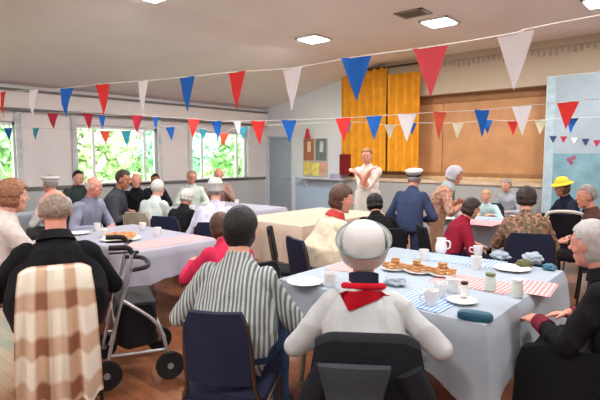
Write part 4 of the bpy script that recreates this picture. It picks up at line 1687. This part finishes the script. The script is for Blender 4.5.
# ------------------------------------------------------------------ pale banner in front of the stage
p0, p1 = col_xy(549, 8.25), col_xy(640, 7.35)
bx0, bx1 = p0[0] - .09, -.35
by = 9.0
BZ1 = at_d(575, 75, 8.1).z
t = thing('banner_stand', 'tall pale blue printed banner stand to the right of the wooden stage screen', 'banner', ((bx0 + bx1) / 2, by, 0))
bw = (bx1 - bx0) / 2
bm = bmesh.new()
n = 30
ring_loft(bm, [[V((-bw + 2 * bw * k / n, .006 * math.sin(k * .9), z)) for k in range(n + 1)] + [V((-bw + 2 * bw * k / n, .006 * math.sin(k * .9) + .012, z)) for k in reversed(range(n + 1))] for z in (.10, 1.3, 1.75, BZ1)])
obj('sheet', bm, mat('banner_blue', (164, 180, 190), rough=.8, var=.05, vscale=2), t)
bm = bmesh.new()
ring_loft(bm, [[V((-bw + 2 * bw * k / n, .006 * math.sin(k * .9) - .0035, z)) for k in range(n + 1)] + [V((-bw + 2 * bw * k / n, .006 * math.sin(k * .9) - .001, z)) for k in reversed(range(n + 1))] for z in (.10, 1.62)])
obj('lower_print', bm, mat('banner_sea', (122, 162, 174), rough=.8, var=.12, vscale=3), t)
bm = bmesh.new()
ring_loft(bm, [[V((-bw + 2 * bw * k / n, .006 * math.sin(k * .9) - .005, z)) for k in range(3)] + [V((-bw + 2 * bw * k / n, .006 * math.sin(k * .9) - .001, z)) for k in reversed(range(3))] for z in (.10, BZ1)])
obj('edge_print', bm, mat('banner_edge', (172, 194, 204), rough=.8), t)
for k in range(13):                                          # printed row of little flags
    px_ = -bw + .12 + k * .16
    if px_ > bw - .1:
        break
    zz = 1.86 + .05 * math.cos(k * .55)
    bm = bmesh.new()
    vs = [(px_ - .055, -.010, zz), (px_ + .055, -.010, zz), (px_, -.010, zz - .11)]
    ring_loft(bm, [[V(v) for v in vs], [V((a_, -.0045, c_)) for a_, b_, c_ in vs]])
    obj('printed_flag', bm, [mat('print_navy', (48, 62, 108), rough=.8), mat('print_red', (176, 50, 70), rough=.8), mat('print_white', (228, 232, 236), rough=.8)][k % 3], t)
bm = bmesh.new()
for zx, zz, r_ in ((-.12, 1.52, .04), (-.06, 1.55, .035), (-.09, 1.47, .035)):
    lathe(bm, [(.001, 0), (r_, 0), (r_, .004), (.001, .004)], 18, Matrix.Translation((-bw + .5 + zx, -.006, zz)) @ Matrix.Rotation(math.pi / 2, 4, 'X'))
obj('printed_flower', bm, mat('print_rose', (160, 92, 116), rough=.8), t)
bm = bmesh.new()
tube(bm, [(-bw - .02, .02, BZ1), (bw + .02, .02, BZ1)], .014)
for sd in (-1, 1):
    tube(bm, [(sd * (bw + .01), .03, .03), (sd * (bw + .01), .03, BZ1)], .012)
    tube(bm, [(sd * (bw + .01), -.25, .014), (sd * (bw + .01), .24, .014)], .012)
obj('stand_frame', bm, METALW, t)

# ------------------------------------------------------------------ things on the tables
CHINA = mat('white_china', (232, 232, 230), rough=.2, var=.01)
CUPG = 'white cups on the tables'


def cup(label, x, y, z=.7525, h=.085, r=.040, group=CUPG):
    t = thing('cup', label, 'cup', (x, y, z), random.uniform(0, 6.28), group)
    bm = bmesh.new()
    lathe(bm, [(.001, 0), (r * .7, 0), (r * .82, h * .25), (r, h), (r - .004, h), (r * .75, h * .28), (.001, h * .1)], 20)
    obj('bowl', bm, CHINA, t)
    bm = bmesh.new()
    tube(bm, bez([(r * .93, 0, h * .8), (r + .025, 0, h * .75), (r + .025, 0, h * .4), (r * .82, 0, h * .3)], 4), .0045, 8)
    obj('handle', bm, CHINA, t)
    return t


def plate(label, x, y, r=.12, z=.7525, m=None, group='white plates on the tables'):
    bm = bmesh.new()
    lathe(bm, [(.001, 0), (r * .6, 0), (r * .68, .006), (r, .018), (r - .002, .021), (r * .66, .010), (.001, .006)], 32)
    return tag(obj('plate', bm, m or CHINA, loc=(x, y, z)), label, 'plate', group)


BREAD = mat('brown_bread', (186, 132, 84), rough=.9, bump=.4, bscale=120, var=.15, vscale=30)
CRUST = mat('bread_crust', (142, 88, 50), rough=.8, var=.1)
FILL = mat('sandwich_filling', (214, 180, 120), rough=.7, var=.2, vscale=40)


def sandwich(label, x, y, z, yaw, group):
    t = thing('sandwich', label, 'sandwich', (x, y, z), yaw, group)
    tri = [(-.034, -.02), (.034, -.02), (0, .034)]
    for nm, z0, z1, m, k in (('bread', 0, .014, BREAD, 1), ('filling', .0142, .020, FILL, 1.03), ('bread', .0202, .034, BREAD, 1)):
        bm = bmesh.new()
        ring_loft(bm, [[V((a * k, b * k, zz)) for a, b in tri] for zz in (z0, z1)])
        bmesh.ops.bevel(bm, geom=list(bm.edges), offset=.002, segments=1, affect='EDGES')
        obj(nm, bm, m, t)
    return t


rnd = random.Random(21)
# platters of sandwiches on the near table
sid = 0
ORD = ['first', 'second', 'third', 'fourth', 'fifth', 'sixth', 'seventh']
for lab, px, py, n in (('left platter by the sailor', 394, 270, 4), ('middle platter', 418, 273, 4), ('right platter by the red runner', 443, 276, 4)):
    cx, cy = on_t(px, py)
    plate('oval white platter of sandwiches, the %s' % lab, cx, cy, .094, group='sandwich platters')
    first = None
    for k in range(n):
        a = k * 2 * math.pi / n + .3
        lx, ly = cx + .056 * math.cos(a), cy + .056 * math.sin(a)
        lb = 'brown triangle sandwich on the %s' % lab
        if first is None:
            first = sandwich(lb, lx, ly, .7725, a - 1.57, 'sandwiches on the ' + lab)
        else:
            copy_thing(first, (lx, ly, .7725), a - 1.57, lb)
    copy_thing(first, (cx, cy, .808), rnd.uniform(0, 6), 'brown triangle sandwich topmost on the %s' % lab, 'top sandwiches')

for lab, px, py in (('white cup left of the red checked runner on the near table', 440, 297), ('white cup in front of the red checked runner on the near table', 452, 292), ('white cup nearest the teal glasses case', 431, 305),
                    ('white cup by the left end of the near table', 330, 286), ('white cup beyond the blue checked runner', 478, 256), ('white cup behind the sandwiches on the near table', 424, 260)):
    cup(lab, *on_t(px, py))
cup('white mug between the red and blue runners on the near table', *on_t(476, 269), h=.095)
plate('white plate beside the green wrapped food at the far right of the near table', *on_t(512, 270), .13)
plate('empty white plate on the near table in front of the striped blouse', *on_t(305, 284), .12)
plate('white plate with a dark knife rest on the near table', *on_t(462, 303), .085)


def jar(label, x, y, lid, r=.032, h=.09, z=.7525, body=None):
    t = thing('jar', label, 'jar', (x, y, z), 0, 'small jars on the near table')
    bm = bmesh.new()
    lathe(bm, [(.001, 0), (r, 0), (r * 1.05, h * .1), (r * 1.05, h * .75), (r * .8, h * .9), (r * .8, h), (.001, h)], 20)
    obj('glass', bm, body or mat('jar_glass', (200, 210, 200), rough=.1, var=.02), t)
    bm = bmesh.new()
    lathe(bm, [(.001, h), (r * .9, h), (r * .92, h + .002), (r * .92, h + .016), (.001, h + .018)], 20)
    obj('lid', bm, lid, t)


GREEN = mat('olive_lid', (110, 124, 88), rough=.5)
jar('clear jar with an olive lid standing on the red checked runner', *on_t(490, 291), GREEN, z=.758)
jar('clear jar with a white lid right of the olive lidded jar', *on_t(517, 297), CHINA)
jar('black topped white shaker on the near table by the white plate', *on_t(464, 300), FRAMEK, .022, .07, z=.775, body=CHINA)
# tall paper napkin holder / milk jug at the far side
x, y = on_t(441, 253)
t = thing('milk_jug', 'tall white milk jug behind the blue checked runner', 'jug', (x, y, .7525))
bm = bmesh.new()
lathe(bm, [(.001, 0), (.04, 0), (.05, .03), (.048, .07), (.036, .105), (.042, .13), (.038, .13), (.032, .105), (.04, .06), (.001, .015)], 24)
obj('body', bm, CHINA, t)
bm = bmesh.new()
tube(bm, bez([(.036, 0, .112), (.076, 0, .105), (.076, 0, .056), (.048, 0, .042)], 5), .007, 8)
obj('handle', bm, CHINA, t)
# glasses case
x, y = on_t(475, 317, .765)
t = thing('glasses_case', 'dark teal glasses case near the front edge of the near table', 'glasses case', (x, y, .7525), .25)
TEAL = mat('teal_leather', (34, 86, 110), rough=.45, bump=.1)
bm = bmesh.new()
rows = [[V((.088 * q * (abs(math.cos(a)) ** .6) * (1 if math.cos(a) > 0 else -1), .036 * q * (abs(math.sin(a)) ** .7) * (1 if math.sin(a) > 0 else -1), z)) for a in [k * math.pi / 20 for k in range(40)]] for z, q in ((0, .9), (.006, .99), (.018, 1.0))]
ring_loft(bm, rows)
obj('base', bm, TEAL, t)
bm = bmesh.new()
rows = [[V((.088 * q * (abs(math.cos(a)) ** .6) * (1 if math.cos(a) > 0 else -1), .036 * q * (abs(math.sin(a)) ** .7) * (1 if math.sin(a) > 0 else -1), z)) for a in [k * math.pi / 20 for k in range(40)]] for z, q in ((.0195, 1.0), (.03, .97), (.040, .84), (.045, .5))]
ring_loft(bm, rows)
obj('lid', bm, TEAL, t)
# crumpled napkins and wrapped food at the far right
rnd = random.Random(3)


def crumple(name, label, cat, x, y, r, h, m, seed, group=None):
    bm = bmesh.new()
    bmesh.ops.create_icosphere(bm, subdivisions=4, radius=1)
    for v in bm.verts:
        f = 1 + .35 * noise.noise(v.co * 2.2 + V((seed, 0, 0))) + .2 * abs(noise.noise(v.co * 5 + V((0, seed, 0))))
        v.co = V((v.co.x * r * f, v.co.y * r * .8 * f, max(0, (v.co.z * f * .55 + .45)) * h))
    return tag(obj(name, bm, m, loc=(x, y, .7525 + (.011 if name == 'salad' else 0))), label, cat, group)


crumple('napkin', 'crumpled white napkin at the far right corner of the near table', 'napkin', *on_t(533, 263), .07, .08, CLOTHW, 1, 'crumpled white napkins')
crumple('napkin', 'crumpled white napkin by the seated sailor on the near table', 'napkin', *on_t(395, 285), .07, .06, CLOTHW, 2, 'crumpled white napkins')
crumple('napkin', 'crumpled white napkin left of the green salad on the near table', 'napkin', *on_t(500, 259), .07, .06, CLOTHW, 5, 'crumpled white napkins')
crumple('salad', 'dark green salad heap on the far right of the near table', 'food', *on_t(524, 268), .055, .05, mat('salad_green', (92, 92, 52), rough=.7, var=.3, vscale=40, bump=.5), 3)
crumple('parcel', 'teal wrapped parcel beside the green salad on the near table', 'parcel', *on_t(549, 270), .045, .045, mat('teal_paper', (60, 110, 130), rough=.6), 4)

# left table beside the walking frame
cx, cy = on_t(121, 240)
cx, cy = max(cx, T3[0] + .2), max(cy, T3[2] + .16)
plate('white platter of golden pastries on the pale table beside the walking frame', cx, cy, .19, group='platters on the left table')
PAST = mat('golden_pastry', (206, 140, 84), rough=.7, var=.2, vscale=25, bump=.3)
first = None
for k in range(9):
    a = k * 2 * math.pi / 8
    r_ = .105 if k < 8 else 0
    lx, ly, lz = cx + r_ * math.cos(a), cy + r_ * math.sin(a), .764 + (.02 if k < 8 else .012)
    if first is None:
        bm = bmesh.new()
        ellipsoid(bm, (0, 0, .018), (.045, .032, .022))
        for v in bm.verts:
            v.co += v.co.normalized() * .005 * noise.noise(v.co * 60)
            v.co.z = max(v.co.z, -.003)
        first = tag(obj('pastry', bm, PAST, loc=(lx, ly, lz), yaw=a), 'golden pastry in the ring on the platter beside the walking frame', 'pastry', 'pastries on the left platter')
    else:
        o = first.copy()
        C.objects.link(o)
        o.location = (lx, ly, lz)
        o.rotation_euler = (0, 0, a)
        if k == 8:
            o['label'] = 'golden pastry in the middle of the platter beside the walking frame'
            o['group'] = 'middle pastry'
for lab, x, y in (('white cup on the left table between the black jacketed man and the pastries', -4.75, 2.42), ('white cup on the left table by the pink checked runner', -4.45, 2.85), ('white cup at the far side of the left table', -4.9, 2.95),
                  ('white cup at the window end of the left table', -5.25, 2.6), ('white cup on the far window table nearest the lilac shirt', -5.6, 4.6), ('white cup in the middle of the far window table', -6.2, 5.2),
                  ('white cup at the stage end of the far window table', -6.3, 5.6), ('white cup on the far window table before the grey green top', -6.0, 4.45),
                  ('white cup on the stage table by the red check', -2.55, 6.0), ('white cup on the stage table before the teal top', -2.7, 6.45), ('white cup at the right end of the stage table', -2.0, 6.4)):
    cup(lab, x, y)
for lab, x, y in (('white plate on the left table before the bald guest', -5.15, 2.35), ('white plate on the far window table before the lilac shirt', -5.6, 4.95), ('white plate at the middle of the far window table', -6.55, 4.8), ('white plate at the left end of the stage table', -2.75, 6.05)):
    plate(lab, x, y, .11)
